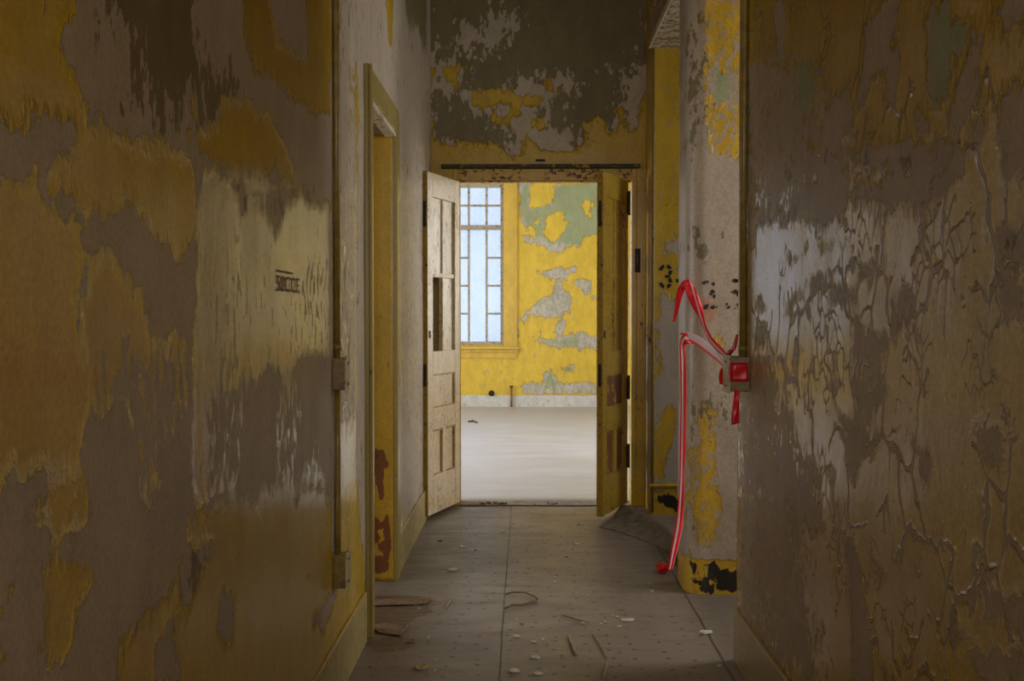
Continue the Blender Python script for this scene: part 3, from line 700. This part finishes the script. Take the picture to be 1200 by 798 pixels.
c = bmesh.new(); bx(c, XL-.2, XL-.04, 4.735, 5.605, 2.295, 2.31); at3('soffit', c, M['wood'])
c = bmesh.new(); bx(c, XL-.2, XL, 4.72, 4.735, 0, 2.31); at3('jamb', c, M['trim'])
# far jamb with large bare rusty patches: grid with its own wear map
def jamb_poly(pts): return PX(1, 5.605, pts)
J_rust = [jamb_poly([(435,528),(440,524),(452,527),(455,545),(450,552),(450,583),(446,587),(441,575),(440,560),(436,548)]),
          jamb_poly([(427,606),(440,606),(448,612),(456,600),(458,650),(455,670),(440,672),(430,664),(436,655),(430,650),(432,640),(426,630)])]
J_hole = [jamb_poly([(440,622),(450,618),(452,632),(444,640),(450,650),(440,655),(434,640),(444,632)])]
sheet('jamb', 1, 5.605, (XL-.25, XL-.001), (0, 2.295), .012, M['jamb'] if 'jamb' in M else peel('jamb_paint', top=(.50,.29,.02), under=(.2,.06,.02), base=.4, maps=True, chip=.02, wob=.07, fin=.06, rough=.3, bumpd=.0015),
      thick=.02, kind=None, parent=t3, vstep=.02,
      fields={'py': lambda P: Z0(P)+.4, 'pr': lambda P: field(P, [('+', q) for q in J_rust]+[('-', q) for q in J_hole], -1), 'pb': lambda P: Z0(P)-1, 'pd': lambda P: Z0(P)-1, 'pg': lambda P: Z0(P)-1, 'pc': Z0, 'pp': Z0, 'pk': Z0, 'po': Z0}).matrix_parent_inverse = Matrix.Translation((-XL, -5.17, 0))

# ---------------- frame of the double doorway
t4 = empty('trim_4', (.14, YB, 0)); tag(t4, kind='structure')
def at4(name, bm, mat, **k):
    o = obj(name, bm, mat, **k); o.parent = t4; o.matrix_parent_inverse = Matrix.Translation((-.14, -YB, 0)); return o
OL, OR, OT = -.485, .758, 2.345
c = bmesh.new(); bx(c, OL-.035, OL, YB-.02, YB+.16, 0, 2.42); bx(c, OL, OL+.014, YB+.04, YB+.08, 0, OT); at4('jamb', c, M['trim'], bevel=.003)
c = bmesh.new(); bx(c, OR, OR+.035, YB-.02, YB+.16, 0, 2.42); at4('jamb', c, M['jamb_lit'] if 'jamb_lit' in M else M['trim'], bevel=.003)
c = bmesh.new(); bx(c, OL, OR, YB-.02, YB+.16, OT, 2.42); bx(c, OL, OR, YB+.04, YB+.08, OT-.014, OT); at4('head', c, M['head'] if 'head' in M else peel('head_paint', top=(.58,.36,.04), under=(.16,.045,.03), base=.5, chip=.16, stretch=1.4, rough=.3, bumpd=.0015), bevel=.003)
c = bmesh.new(); bx(c, OL-.12, OR+.06, YB-.045, YB-.0, 2.425, 2.452); at4('head_ledge', c, plain('shadow_dark_ledge', (.05,.035,.018), .6, .4, 30, col2=(.35,.22,.04)), bevel=.004)  # ledge coloured dark to draw the shadow line over the head
c = bmesh.new(); bx(c, OR+.035, OR+.105, YB-.025, YB, 0, 2.42); at4('casing', c, M['trim'], bevel=.004)
c = bmesh.new(); bx(c, OL-.14, OL-.035, YB-.025, YB, 0, 2.42); at4('casing', c, M['trim'], bevel=.004)
c = bmesh.new(); bx(c, .07, .14, YB-.006, YB, 2.475, 2.492); at4('slot', c, M['rust_metal'])
c = bmesh.new(); bx(c, OL, OR, YB-.03, YB+.15, .0, .010); at4('threshold', c, plain('threshold_wood', (.22,.18,.14), .7, .3, 20), bevel=.003)

# ---------------- door leaves
def leaf(idx, hinge, ang, mat, front, paneld, side, missing):
    """local: x from hinge to free edge, y thickness; the seen face is y=0 side 'front' (-1 or +1)"""
    root = empty('door_%d' % idx, (hinge[0], hinge[1], 0), ang)
    tag(root, kind='structure')
    w, t, z0, z1 = .60, .042, .035, 2.325
    f0, f1 = (0, t) if front < 0 else (-t, 0)
    sw = .095
    def P(name, bm, m, parent=root, **k): return obj(name, bm, m, parent, **k)
    P('stile', box(0, sw, f0, f1, z0, z1), mat, bevel=.003)
    P('stile', box(w-sw, w, f0, f1, z0, z1), mat, bevel=.003)
    for nm, a, b in (('top_rail', 2.165, z1), ('lock_rail', .975, 1.13), ('rail', .60, .745), ('bottom_rail', z0, .29)):
        P(nm, box(sw, w-sw, f0, f1, a, b), mat, bevel=.003)
    mid = w/2
    P('muntin', bx(box(mid-.016, mid+.016, f0+.006, f1-.006, 1.13, 2.165), mid+.017, w-sw, f0+.006, f1-.006, 1.63, 1.662), mat, bevel=.003)
    P('muntin', box(sw, mid-.017, f0+.006, f1-.006, 1.63, 1.662), mat, bevel=.003)
    P('mullion', box(mid-.03, mid+.03, f0, f1, .29, .60), mat, bevel=.003)
    pc = (f0+f1)/2
    holes = [(sw, mid-.016, 1.13, 1.63), (mid+.016, w-sw, 1.13, 1.63), (sw, mid-.016, 1.662, 2.165), (mid+.016, w-sw, 1.662, 2.165)]
    for k, (a, b, c_, d) in enumerate(holes):
        if k in missing: continue
        P('pane', box(a, b, pc-.004, pc+.004, c_, d), M['door_pane'] if paneld is None else mat)
    for a, b, c_, d in ((sw, w-sw, .745, .975), (sw, mid-.03, .29, .60), (mid+.03, w-sw, .29, .60)):
        pnl = P('panel', box(a, b, pc-.007, pc+.007, c_, d), paneld or mat)
        q = bmesh.new(); e = .012    # moulding lining the panel
        for s in (-1, 1):
            y0, y1 = sorted((pc+s*.007, pc+s*.016))
            bx(q, a, a+e, y0, y1, c_, d); bx(q, b-e, b, y0, y1, c_, d); bx(q, a+e, b-e, y0, y1, c_, c_+e); bx(q, a+e, b-e, y0, y1, d-e, d)
        P('moulding', q, M['door_yellow'], pnl)
    # hardware
    edge = M['edge'] if 'edge' in M else mat
    hz = (2.17, .86, .37); hy = f1+.004 if idx == 2 else f0-.004
    for z in hz:
        h = box(-.002, .035, *((f1, f1+.003) if idx == 2 else (f0-.003, f0)), z-.075, z+.075)
        if idx == 2: bx(h, -.045, -.004, f1, f1+.004, z-.07, z+.07)
        hg = P('hinge', h, M['rust_metal']); P('hinge_pin', tube(bmesh.new(), [(-.004, hy, z-.085), (-.004, hy, z+.085)], .012, 8), M['rust_metal'], hg)
    P('edge_strip', box(w, w+.0015, f0, f1, z0, z1), edge)
    lp = box(w, w+.003, f0+.010, f1-.010, .90, 1.05); P('lock_plate', lp, M['rust_metal'])
    fb = box(w, w+.003, f0+.010, f1-.010, 1.96, 2.13); P('flush_bolt', fb, M['rust_metal'])
    yk = f0 if front < 0 else f1
    s = -1 if front < 0 else 1
    es = bmesh.new(); y0, y1 = sorted((yk, yk+s*.004)); bx(es, w-.045, w-.022, y0, y1, 1.22, 1.27); P('catch', es, M['rust_metal'])
    return root
M['edge'] = M['door_yellow']
a1 = math.atan2(7.165-7.80, -.660+.462)
d1 = leaf(1, (-.470, 7.80), a1, M['door_pale'], +1, None, 1, (3,)[0:0] or (1,))
d1['label'] = 'pale cream double-door leaf with four small panes, folded back on the left'
a2 = math.atan2(7.21-7.79, .503-.728)
d2 = leaf(2, (.728, 7.79), a2, M['door_yellow'], +1, M['brown_panel'], 1, ())
d2['label'] = 'mustard double-door leaf with brown scraped panels on the right of the doorway'

# ================================================================== THINGS
# ---------------- surface conduits and boxes
def conduit_box(name, label, x0, x1, y0, y1, z0, z1, mat, plate_side, bare=True):
    root = empty(name, ((x0+x1)/2, (y0+y1)/2, z0)); tag(root, label, 'electrical box')
    o = Vector(root.location)
    def P(n, b, m, bev=.003):
        bm = box(b[0]-o.x, b[1]-o.x, b[2]-o.y, b[3]-o.y, b[4]-o.z, b[5]-o.z); return obj(n, bm, m, root, bevel=bev)
    P('body', (x0, x1, y0, y1, z0, z1), mat)
    if plate_side > 0: cp = P('cover_plate', (x1, x1+.005, y0-.006, y1+.006, z0-.006, z1+.006), M['plate'], .001)
    else: cp = P('cover_plate', (x0-.005, x0, y0-.006, y1+.006, z0-.006, z1+.006), M['plate'], .001)
    px = x1+.005 if plate_side > 0 else x0-.005
    for z in (z0+.02, z1-.02):
        s = bmesh.new(); a = Vector((px, (y0+y1)/2, z))-o; tube(s, [a-Vector((.001*plate_side,0,0)), a+Vector((.003*plate_side,0,0))], .004, 8)
        obj('screw', s, M['rust_metal'], cp)
    return root
conduit_box('junction_box', 'mustard painted box on the left wall at handle height, between two lengths of conduit', XL, XL+.045, 3.83, 3.90, 1.108, 1.222, M['box'], 1)
conduit_box('junction_box', 'mustard painted box low on the left wall, at the foot of the conduit', XL, XL+.045, 3.83, 3.90, .405, .525, M['box'], 1)
def raceway(label, x, y, z0, z1, w, mat, clips=()):
    bm = bmesh.new(); tube(bm, [(0,0,0), (0,0,(z1-z0)*.3), (.001,0,(z1-z0)*.6), (0,0,z1-z0)], w, 12)
    root = empty('conduit', (x, y, z0)); tag(root, label, 'conduit')
    obj('pipe', bm, mat, root, smooth=True)
    for z in clips:
        c = bmesh.new(); tube(c, [(0,0,z-z0-.012),(0,0,z-z0+.012)], w+.003, 12); obj('coupling', c, mat, root, smooth=True)
    return root
raceway('vertical painted conduit on the left wall running up from the upper box', XL+.0125, 3.86, 1.223, H-.01, .0115, M['conduit'], (1.26, 2.9))
raceway('short vertical conduit between the two boxes on the left wall', XL+.0125, 3.86, .526, 1.107, .0105, M['conduit'], ())
# right side
conduit_box('junction_box', 'painted outlet box on the end of the right wall, wrapped in red tape', .766, XR, 4.10, 4.22, 1.085, 1.216, M['box'], -1)
raceway('long vertical conduit down the end of the right wall to the tape-wrapped box', XR-.014, 4.165, 1.217, H-.01, .0135, M['conduit'], (1.245, 2.6))
raceway('thin vertical conduit at the corner beside the stencilled 3', .872, YN-.010, .02, H-.01, .009, M['conduit'], (1.9, .9))
sw = empty('light_switch', (.845, 7.62, 1.17)); tag(sw, 'narrow yellow switch plate on the wall beside the right door leaf', 'switch')
obj('plate', box(-.002, .0145, -.10, .0, 0, .13), M['trim'], sw, bevel=.002)
obj('toggle', box(-.010, -.002, -.055, -.045, .055, .075), M['plate'], sw)

# small notice box / hook on the casing (dark rusted latch hardware by the right jamb)
st = empty('door_stop', (.80, YB-.033, 1.78)); tag(st, 'rusted iron catch on the casing right of the doorway', 'catch')
q = bmesh.new(); bx(q, -.02, .02, -.004, .008, -.10, .07); obj('back_plate', q, M['rust_metal'], st, bevel=.003)
q = bmesh.new(); tube(q, [(0,-.004,.03),(0,-.03,.02),(.0,-.035,-.02),(0,-.004,-.04)], .007, 8); obj('hook', q, M['rust_metal'], st, smooth=True)

# floor pipe stubs in the ward
stub = empty('pipe_stub', tuple(onZ(0.004, 599, 479))); stub.location.y = YF-.06; stub.location.z = 0.0; tag(stub, 'short rusty pipe standing against the ward baseboard under the window', 'pipe')
zt = onY(YF-.06, 599, 454).z
obj('pipe', tube(bmesh.new(), [(0,0,0.004),(0,0,zt)], .016, 10), plain('rust_pipe', (.28,.12,.05), .6, .4, 40), stub, smooth=True)
obj('cap', tube(bmesh.new(), [(0,0,zt),(0,0,zt+.025)], .024, 10), M['rust_metal'], stub)
pv = onY(YF-.02, 576, 461); bk = empty('pipe_stub', (pv.x, YF-.0, pv.z)); tag(bk, 'dark broken pipe end in the wall below the ward window', 'pipe')
obj('flange', tube(bmesh.new(), [(0,0,0),(0,-.02,0)], .045, 14), M['rust_metal'], bk)
obj('pipe', tube(bmesh.new(), [(0,-.02,0),(0,-.05,0),(0,-.07,-.03)], .022, 10), M['rust_metal'], bk, smooth=True)

# ---------------- stencilled marks (painted on the walls they sit on)
def mark(name, bm, mat, label): o = obj(name, bm, mat); tag(o, label, 'stencil'); return o
def seg(bm, y, cx, cz, r0, r1, a0, a1, n=6):
    pts = [(cx+r1*math.cos(a), y, cz+r1*math.sin(a)*1.0) for a in np.linspace(a0, a1, n)]+[(cx+r0*math.cos(a), y, cz+r0*math.sin(a)) for a in np.linspace(a1, a0, n)]
    prism(bm, pts, (0, .0012, 0))
def three(y, cx, cz, s, part=None):
    bm = bmesh.new(); D = math.radians
    u = cz+s*.235; l = cz-s*.235; r1 = s*.28; r0 = s*.13
    full = [(u, 20, 75), (u, 105, 175), (l, -75, -20), (l, -175, -105), (u, -50, 5), (l, -5, 50)]
    for i, (c0, a, b) in enumerate(full):
        if part and i not in part: continue
        seg(bm, y, cx, c0, r0, r1, D(a), D(b))
    if not part or 4 in part:
        prism(bm, [(cx-s*.02, y, cz-s*.07), (cx+s*.17, y, cz-s*.05), (cx+s*.17, y, cz+s*.05), (cx-s*.02, y, cz+s*.07)], (0, .0012, 0))
    return bm
p3 = onY(YN, 780, 324); mark('stencil_number', three(YN-.0016, p3.x, p3.z, .165), M['stencil_black'], 'black stencilled 3 on the yellow reveal beside the right door leaf')
pd = onY(YN, 793.5, 329); q = prism(bmesh.new(), [(pd.x-.008, YN-.0016, pd.z-.012), (pd.x+.02, YN-.0016, pd.z-.012), (pd.x+.02, YN-.0016, pd.z+.012), (pd.x-.008, YN-.0016, pd.z+.012)], (0,.0012,0))
mark('stencil_dash', q, M['stencil_black'], 'short black dash stencilled right of the black 3')
def blob(plist, label, y=PY):
    root = empty('stencil_number', onY(y-.002, plist[0][0], plist[0][1]))
    for (x, yy, rx, ry) in plist:
        bm = bmesh.new()
        c = onY(y, x, yy); sx = rx/F*y; sz = ry/F*y
        pts = []
        for k in range(9):
            a = 2*PI*k/9; j = random.uniform(.65, 1.15); pts.append((c.x+sx*math.cos(a)*j, y-.0016, c.z+sz*math.sin(a)*j))
        prism(bm, [Vector(p)-root.location for p in pts], (0,.0012,0))
        obj('paint_patch', bm, M['stencil_black'], root)
    tag(root, label, 'stencil')
blob([(825,331.5,3.5,2.6),(829,330,2,2),(836,333,1.8,3),(835,342,3.2,3.2),(837,347,2.0,2.8),(833,345,1.8,1.6),(827,360,3,3.2),(829,358,1.8,2),(835,360.5,3.2,2.8),(840,360,1.2,1.6)],
     'flaked remains of a black stencilled number on the pier above the red tape')
blob([(861,329,3.4,2.4),(864,329,2.6,2.4),(862,342,3,3),(865,345,2.4,3.2),(858,342,1.4,1.6),(865,357,2.2,2.6),(854,360,2.4,2.4),(852,356,1.2,1.5),(862,361.5,1.2,1)],
     'flaked black stencilled 3 on the pier, half hidden by the end of the right wall')
# left wall inscription
def text_mesh(s, size, sx):
    cu = bpy.data.curves.new('t', 'FONT'); cu.body = s; cu.size = size; cu.extrude = .0006; cu.space_character = 1.0
    o = bpy.data.objects.new('t', cu); COL.objects.link(o); dg = bpy.context.evaluated_depsgraph_get(); dg.update()
    me = bpy.data.meshes.new_from_object(o.evaluated_get(dg)); bpy.data.objects.remove(o); return me
me = text_mesh('50CCE', .062, 1)
xs = [v.co.x for v in me.vertices]; wx = max(xs)-min(xs); mn = min(xs); zs_ = [v.co.y for v in me.vertices]; hz = max(zs_)-min(zs_); mz = min(zs_)
A = onX(XL, 323.5, 341); Bq = onX(XL, 350, 342); top = onX(XL, 335, 324)
for v in me.vertices:
    u = (v.co.x-mn)/wx; h = (v.co.y-mz)/hz
    v.co = (XL+.003+v.co.z, A.y+(Bq.y-A.y)*u, A.z+h*(top.z-A.z))
me.name = 'stencil_letters'; o = link('stencil_letters', me, M['stencil_brown']); tag(o, 'small dark brown stencilled letters on the left wall under a brown bar', 'stencil')
a = onX(XL, 323.5, 316); b = onX(XL, 342, 321.5)
mark('stencil_bar', box(XL+.0024, XL+.0034, a.y, b.y, b.z, a.z), M['stencil_brown'], 'brown stencilled bar above the small letters on the left wall')

# ---------------- red barrier tape
def ribbon(name, path, label, stripe=1.0, sub=6, thick=.0006, parent=None, mat=None):
    """path: list of (centre point, half-width vector)"""
    C = [Vector(p) for p, w in path]; Wd = [Vector(w) for p, w in path]
    def cr(A, t):
        i = min(int(t), len(A)-2); u = t-i
        p0 = A[max(i-1,0)]; p1 = A[i]; p2 = A[i+1]; p3 = A[min(i+2, len(A)-1)]
        return .5*((2*p1)+(p2-p0)*u+(2*p0-5*p1+4*p2-p3)*u*u+(3*p1-p0-3*p2+p3)*u**3)
    N = (len(C)-1)*sub; K = 6; vs = []; us = []
    for i in range(N+1):
        t = i/N*(len(C)-1); c = cr(C, t); w = cr(Wd, t); nrm = Vector((0,-1,0))
        for k in range(K+1):
            u = k/K; v = c+w*(2*u-1)+nrm*(.0016*math.sin(u*7+t*2.1)); vs.append(v); us.append(u)
    fs = [(i*(K+1)+k, i*(K+1)+k+1, (i+1)*(K+1)+k+1, (i+1)*(K+1)+k) for i in range(N) for k in range(K)]
    me = bpy.data.meshes.new(name); me.from_pydata([tuple(v) for v in vs], [], fs); me.update()
    a_ = me.attributes.new('u', 'FLOAT', 'POINT'); a_.data.foreach_set('value', np.array(us, np.float32))
    a_ = me.attributes.new('stripe', 'FLOAT', 'POINT'); a_.data.foreach_set('value', np.full(len(us), stripe, np.float32))
    for p in me.polygons: p.use_smooth = True
    o = link(name, me, mat or M['tape'], parent)
    s = o.modifiers.new('thickness', 'SOLIDIFY'); s.thickness = thick
    if label: tag(o, label, 'tape')
    return o
def T(x, y, Y, wx, wy=0, wd=0):
    """point seen at (x,y) at depth Y with half width (wx, wy) pixels there"""
    p = onY(Y, x, y); k = Y/F; return (p, (wx*k, wd, -wy*k))
YT = 5.30
tp = empty('barrier_tape', (.79, YT, 0)); tag(tp, 'red barrier tape tied round the rounded pier and hanging to the floor', 'tape')
inv = Matrix.Translation((-.79, -YT, 0))
def tpart(name, path, stripe=1, sub=6):
    o = ribbon(name, path, None, stripe, sub, parent=tp); o.matrix_parent_inverse = inv; return o
tpart('upper_loop', [T(789.5,377,5.40,1.6), T(793,362,5.39,2.6), T(796,348,5.37,3.6), T(799,338,5.34,4.2,1), T(803,334,5.28,2.0,5.5), T(809,333.5,5.26,1.5,5.5), T(813,336,5.28,4.0,4.0)], .15)
tpart('upper_strand', [T(806,336,5.245,5,2), T(811,345,5.24,6,-1), T(816,356,5.25,5.5,-2), T(820,366,5.26,4,-1), T(823,371,5.27,2,-.5)], 0)
tpart('stretched_strand', [T(812,337,5.235,2.4,-.5), T(816,350,5.23,2.4,-.8), T(821,368,5.2,3,-1.4), T(826,384,5.0,2,-1.2), T(833,398,4.8,2.4,-1.8), T(843,409,4.6,2.6,-2.4), T(851,417,4.4,2,-2)], 1.0)
tpart('hanging_strand', [T(812,398,5.25,1,5), T(804,397,5.23,2,6), T(799.8,404,5.24,3.4,2), T(800.5,425,5.24,3.6), T(801,470,5.25,3.4), T(800,520,5.25,3.4), T(799.2,560,5.24,3.0), T(797.5,598,5.2,3.8), T(795,620,5.15,4.6), T(790,645,5.08,3.8), T(785.5,668,5.0,2.2)], 1.0)
tpart('knot', [T(799,392,5.23,3,0), T(803,393,5.22,4,3), T(808,396,5.22,2,5), T(815,398,5.2,1,4)], 0)
tpart('lower_strand', [T(806,394,5.215,1,6), T(815,398,5.1,1,6.5), T(826,405,4.9,2,8.5), T(838,415,4.7,3,9), T(847,425,4.45,4,8), T(851,431,4.28,3,6)], 2.8)
tpart('box_wrap', [T(848,425,4.235,0,11), T(851.5,436,4.20,.2,11), T(854.5,436,4.095,.2,11), T(866,436,4.085,.2,11.2), T(877,436,4.085,.4,11.2)], .0, 3)
tpart('box_flap', [T(852,432,4.24,2,4), T(848,436,4.24,4,3), T(847,444,4.23,4.5,2), T(848,451,4.22,4.8,1)], 0)
tpart('box_tail', [T(864,456,4.10,3.2), T(863,468,4.10,3.6), T(862,482,4.09,4.4), T(862,497,4.09,4.8,-1)], 0)
tpart('box_loop', [T(864,392,4.17,1.4,.5), T(862,400,4.12,2.2), T(860,408,4.10,2.6), T(856,412,4.12,2,2), T(852,418,4.2,2,3)], .8)
# crumpled end on the floor
bm = bmesh.new(); bmesh.ops.create_icosphere(bm, subdivisions=3, radius=.034)
cc = onZ(.022, 777, 666)
for v in bm.verts:
    d = v.co.normalized(); k = .75+.35*math.sin(d.x*9+d.y*4)*math.sin(d.z*8+d.x*3)
    v.co = Vector((d.x*.044, d.y*.055, d.z*.027))*k
me_b = obj('crumpled_end', bm, M['tape'], tp, smooth=False); me_b.location = (cc.x-.79, cc.y-YT, .026)
for n_, val in (('u', .8), ('stripe', 0.0)):
    a_ = me_b.data.attributes.new(n_, 'FLOAT', 'POINT'); a_.data.foreach_set('value', np.full(len(me_b.data.vertices), val, np.float32))

# ---------------- buckled linoleum between the right leaf and the pier
def buckle():
    ridge = [onY(7.62, 729, 592), onY(7.35, 745, 598), onY(7.0, 762, 606), onY(6.6, 779, 619), onY(6.2, 791, 634), onY(5.9, 798, 650)]
    front = [onZ(.003, 702, 617), onZ(.003, 718, 621), onZ(.003, 742, 629), onZ(.003, 764, 637), onZ(.003, 781, 645), onZ(.003, 797, 657)]
    bm = bmesh.new(); rows = []
    N, K = 30, 14
    def lerp(A, t):
        i = min(int(t*(len(A)-1)), len(A)-2); u = t*(len(A)-1)-i; return A[i].lerp(A[i+1], u)
    for i in range(N+1):
        t = i/N; a = lerp(front, t); b = lerp(ridge, t); row = []
        back = Vector((b.x+.10, b.y+.12, .006))
        for k in range(K+1):
            s = k/K
            if s < .7:
                u = s/.7; p = a.lerp(b, u); p.z = a.z+(b.z-a.z)*(u**1.7)
            else:
                u = (s-.7)/.3; p = b.lerp(back, u); p.z = max(.006, b.z*(1-u*u))
            p.z += .003*math.sin(i*1.3+k*.9)*math.sin(s*PI)
            p.z = max(p.z, .002)
            row.append(bm.verts.new(p))
        rows.append(row)
    for i in range(N):
        for k in range(K): bm.faces.new((rows[i][k], rows[i+1][k], rows[i+1][k+1], rows[i][k+1]))
    o = obj('buckled_linoleum', bm, plain('dusty_linoleum', (.15,.122,.092), .55, .25, 14, col2=(.09,.07,.05)), smooth=True)
    s = o.modifiers.new('thickness', 'SOLIDIFY'); s.thickness = .003
    tag(o, 'grey brown flooring buckled up in a ridge between the right door leaf and the pier', 'flooring')
buckle()

# ---------------- debris
def stick(name, label, pts, r, mat, cat='splinter', group=None):
    bm = bmesh.new(); P = [onZ(r*1.1+h+.002, x, y) for x, y, h in pts]; o0 = P[0].copy()
    tube(bm, [p-o0 for p in P], r, 6); o = obj(name, bm, mat, smooth=True); o.location = o0
    tag(o, label, cat, group); return o
stick('torn_strip', 'curved dark strip of torn wood lying on the floor seam', [(593,696,0),(600,694,.004),(615,694,.006),(627,699,.004),(630,702,.0)], .0042, M['wood'], 'strip')
stick('torn_strip', 'ragged dark strip lying just below the curved one', [(592,713,0),(600,709,.003),(612,709,.002),(622,706,.001),(629,705,0)], .006, M['wood'], 'strip')
stick('wood_splinter', 'thin brown splinter on the floor right of the curved strip', [(659,721,0),(670,724,.002),(684,728,0)], .0035, M['wood'])
ow = plain('pale_splinter', (.34,.27,.17), .7, .3, 40)
stick('wood_splinter', 'thick pale splinter lying lengthwise near the bottom middle of the floor', [(666,745,0),(670,755,0),(675,767,0)], .006, ow)
stick('wood_splinter', 'long thin pale splinter pointing at the camera, right of the thick one', [(695,742,0),(704,757,0),(711,771,0)], .003, ow)
stick('wood_splinter', 'pale splinter at the very bottom edge of the picture', [(711,777,0),(708,790,0),(705,802,0)], .0045, ow)
stick('wood_splinter', 'short pale splinter on the dark floor near the left doorway', [(530,699,0),(526,706,0),(522,713,0)], .0035, ow)
stick('wood_splinter', 'dark twig lying on the ward floor behind the doorway', [(549,494,0),(554,493,0),(559,495,0)], .012, M['wood'])
def chunk(name, label, x, y, rad, mat, cat, group=None, flat=.35, z=None, seedv=0):
    rnd = random.Random(seedv); bm = bmesh.new(); n = rnd.randint(6, 9)
    c = onZ(0.0025 if z is None else z, x, y); rot = rnd.uniform(0, 6.3)
    pts = []
    for k in range(n):
        a = 2*PI*k/n; rr = rad*rnd.uniform(.5, 1.15)
        pts.append((math.cos(a+rot)*rr, math.sin(a+rot)*rr*rnd.uniform(.5, .8)))
    top = [bm.verts.new((px_, py_, rad*flat*rnd.uniform(.25, 1.0))) for px_, py_ in pts]
    bot = [bm.verts.new((px_*.95, py_*.95, 0)) for px_, py_ in pts]
    ct = bm.verts.new((0, 0, rad*flat*.25))
    for k in range(n):
        bm.faces.new((top[k], top[(k+1)%n], ct)); bm.faces.new((bot[k], bot[(k+1)%n], top[(k+1)%n], top[k]))
    bm.faces.new(bot[::-1])
    o = obj(name, bm, mat); o.location = c; tag(o, label, cat, group); return o
for i, (x, y, rr, lab) in enumerate([
    (676, 638, .026, 'pale curled paint flake on the floor in front of the right leaf'), (655, 638, .016, 'small pale flake left of the curled one near the right leaf'),
    (542, 641, .028, 'pale curled flake on the floor in front of the left leaf'), (530, 668, .03, 'cluster of pale flakes on the floor left of the seam'),
    (650, 682, .014, 'white flake on the floor midway along, right of the seam'), (589, 623, .018, 'white flake lying close to the seam near the doorway'),
    (735, 727, .032, 'broad pale flake on the floor below the red tape'), (480, 752, .028, 'dark leaf-like scrap on the floor by the left doorway'),
    (492, 783, .034, 'tan crumpled scrap near the bottom left of the floor'), (606, 746, .02, 'bright white flake beside the seam near the bottom'),
    (625, 752, .016, 'small white flake right of the bright one near the bottom'), (628, 771, .022, 'angular white flake near the bottom middle'),
    (603, 787, .024, 'white flake at the bottom edge beside the seam'), (632, 790, .022, 'white flake at the bottom edge, right of the seam'),
    (732, 631, .016, 'tan crumb at the foot of the buckled flooring'), (826, 742, .03, 'pale dusty scrap by the right wall'), (664, 653, .010, 'dark crumb on the floor in the light of the doorway'),
    (516, 634, .02, 'brown scrap beside the foot of the left leaf'), (605, 725, .012, 'tiny white flake close to the seam at mid floor')]):
    mt = M['wood'] if 'dark' in lab or 'brown' in lab else (M['flake_y'] if 'tan' in lab else M['flake'])
    chunk('paint_flake' if mt is not M['wood'] else 'floor_scrap', lab, x, y, rr*1.1, mt, 'flake', seedv=i+1)
rd = random.Random(11); n_f = 0
protos = []
for k in range(4):
    protos.append(None)
while n_f < 90:
    Y = rd.uniform(4.1, 7.7); X = rd.uniform(XL+.06, XR-.06)
    if 4.4 < Y < 5.3 and X > .5: X -= .3
    if abs(X) < .25 and rd.random() < .5: continue
    if Y > 6.0 and (X > .40 or X < -.42): continue
    k = n_f % 4
    if protos[k] is None:
        o = chunk('paint_chip', 'small chip of fallen paint scattered on the corridor floor', 640, 700, .008, M['flake'] if k % 2 else M['flake_y'], 'chip', 'paint chips scattered on the floor', flat=.5, seedv=40+k)
        protos[k] = o
    else:
        o = protos[k].copy(); COL.objects.link(o)
    s = rd.uniform(.6, 1.6); o.location = (X, Y, .0022); o.scale = (s, s, s); o.rotation_euler = (0, 0, rd.uniform(0, 6.3))
    n_f += 1
# crumbs along the threshold
for i, x in enumerate((566, 573, 580, 587, 590, 563, 648, 652, 643, 626)):
    c = onZ(.011, x, 591.5)
    o = chunk('threshold_crumb', 'dark crumb of plaster lying along the doorway threshold', x, 591.5, .022 if i < 5 else .014, M['dirt'], 'crumb', 'crumbs along the threshold', flat=.6, z=.011, seedv=80+i)
    o.location.y = YB-.012+.02*(i % 3)
# broken linoleum edge at the left doorway
for i, (pts, lab) in enumerate([([(432,704),(470,702),(505,703),(498,708),(465,709),(432,710)], 'torn upper edge of brown floor covering at the left doorway'),
                                ([(432,732),(455,731),(478,736),(470,745),(445,742)], 'curled brown scrap of floor covering at the left doorway')]):
    P = [onZ(.004, x, y) for x, y in pts]; c0 = sum(P, Vector())/len(P)
    bm = bmesh.new(); prism(bm, [p-c0 for p in P], (0,0,.004)); o = obj('floor_scrap', bm, M['wood'], bevel=.001); o.location = c0; tag(o, lab, 'scrap')
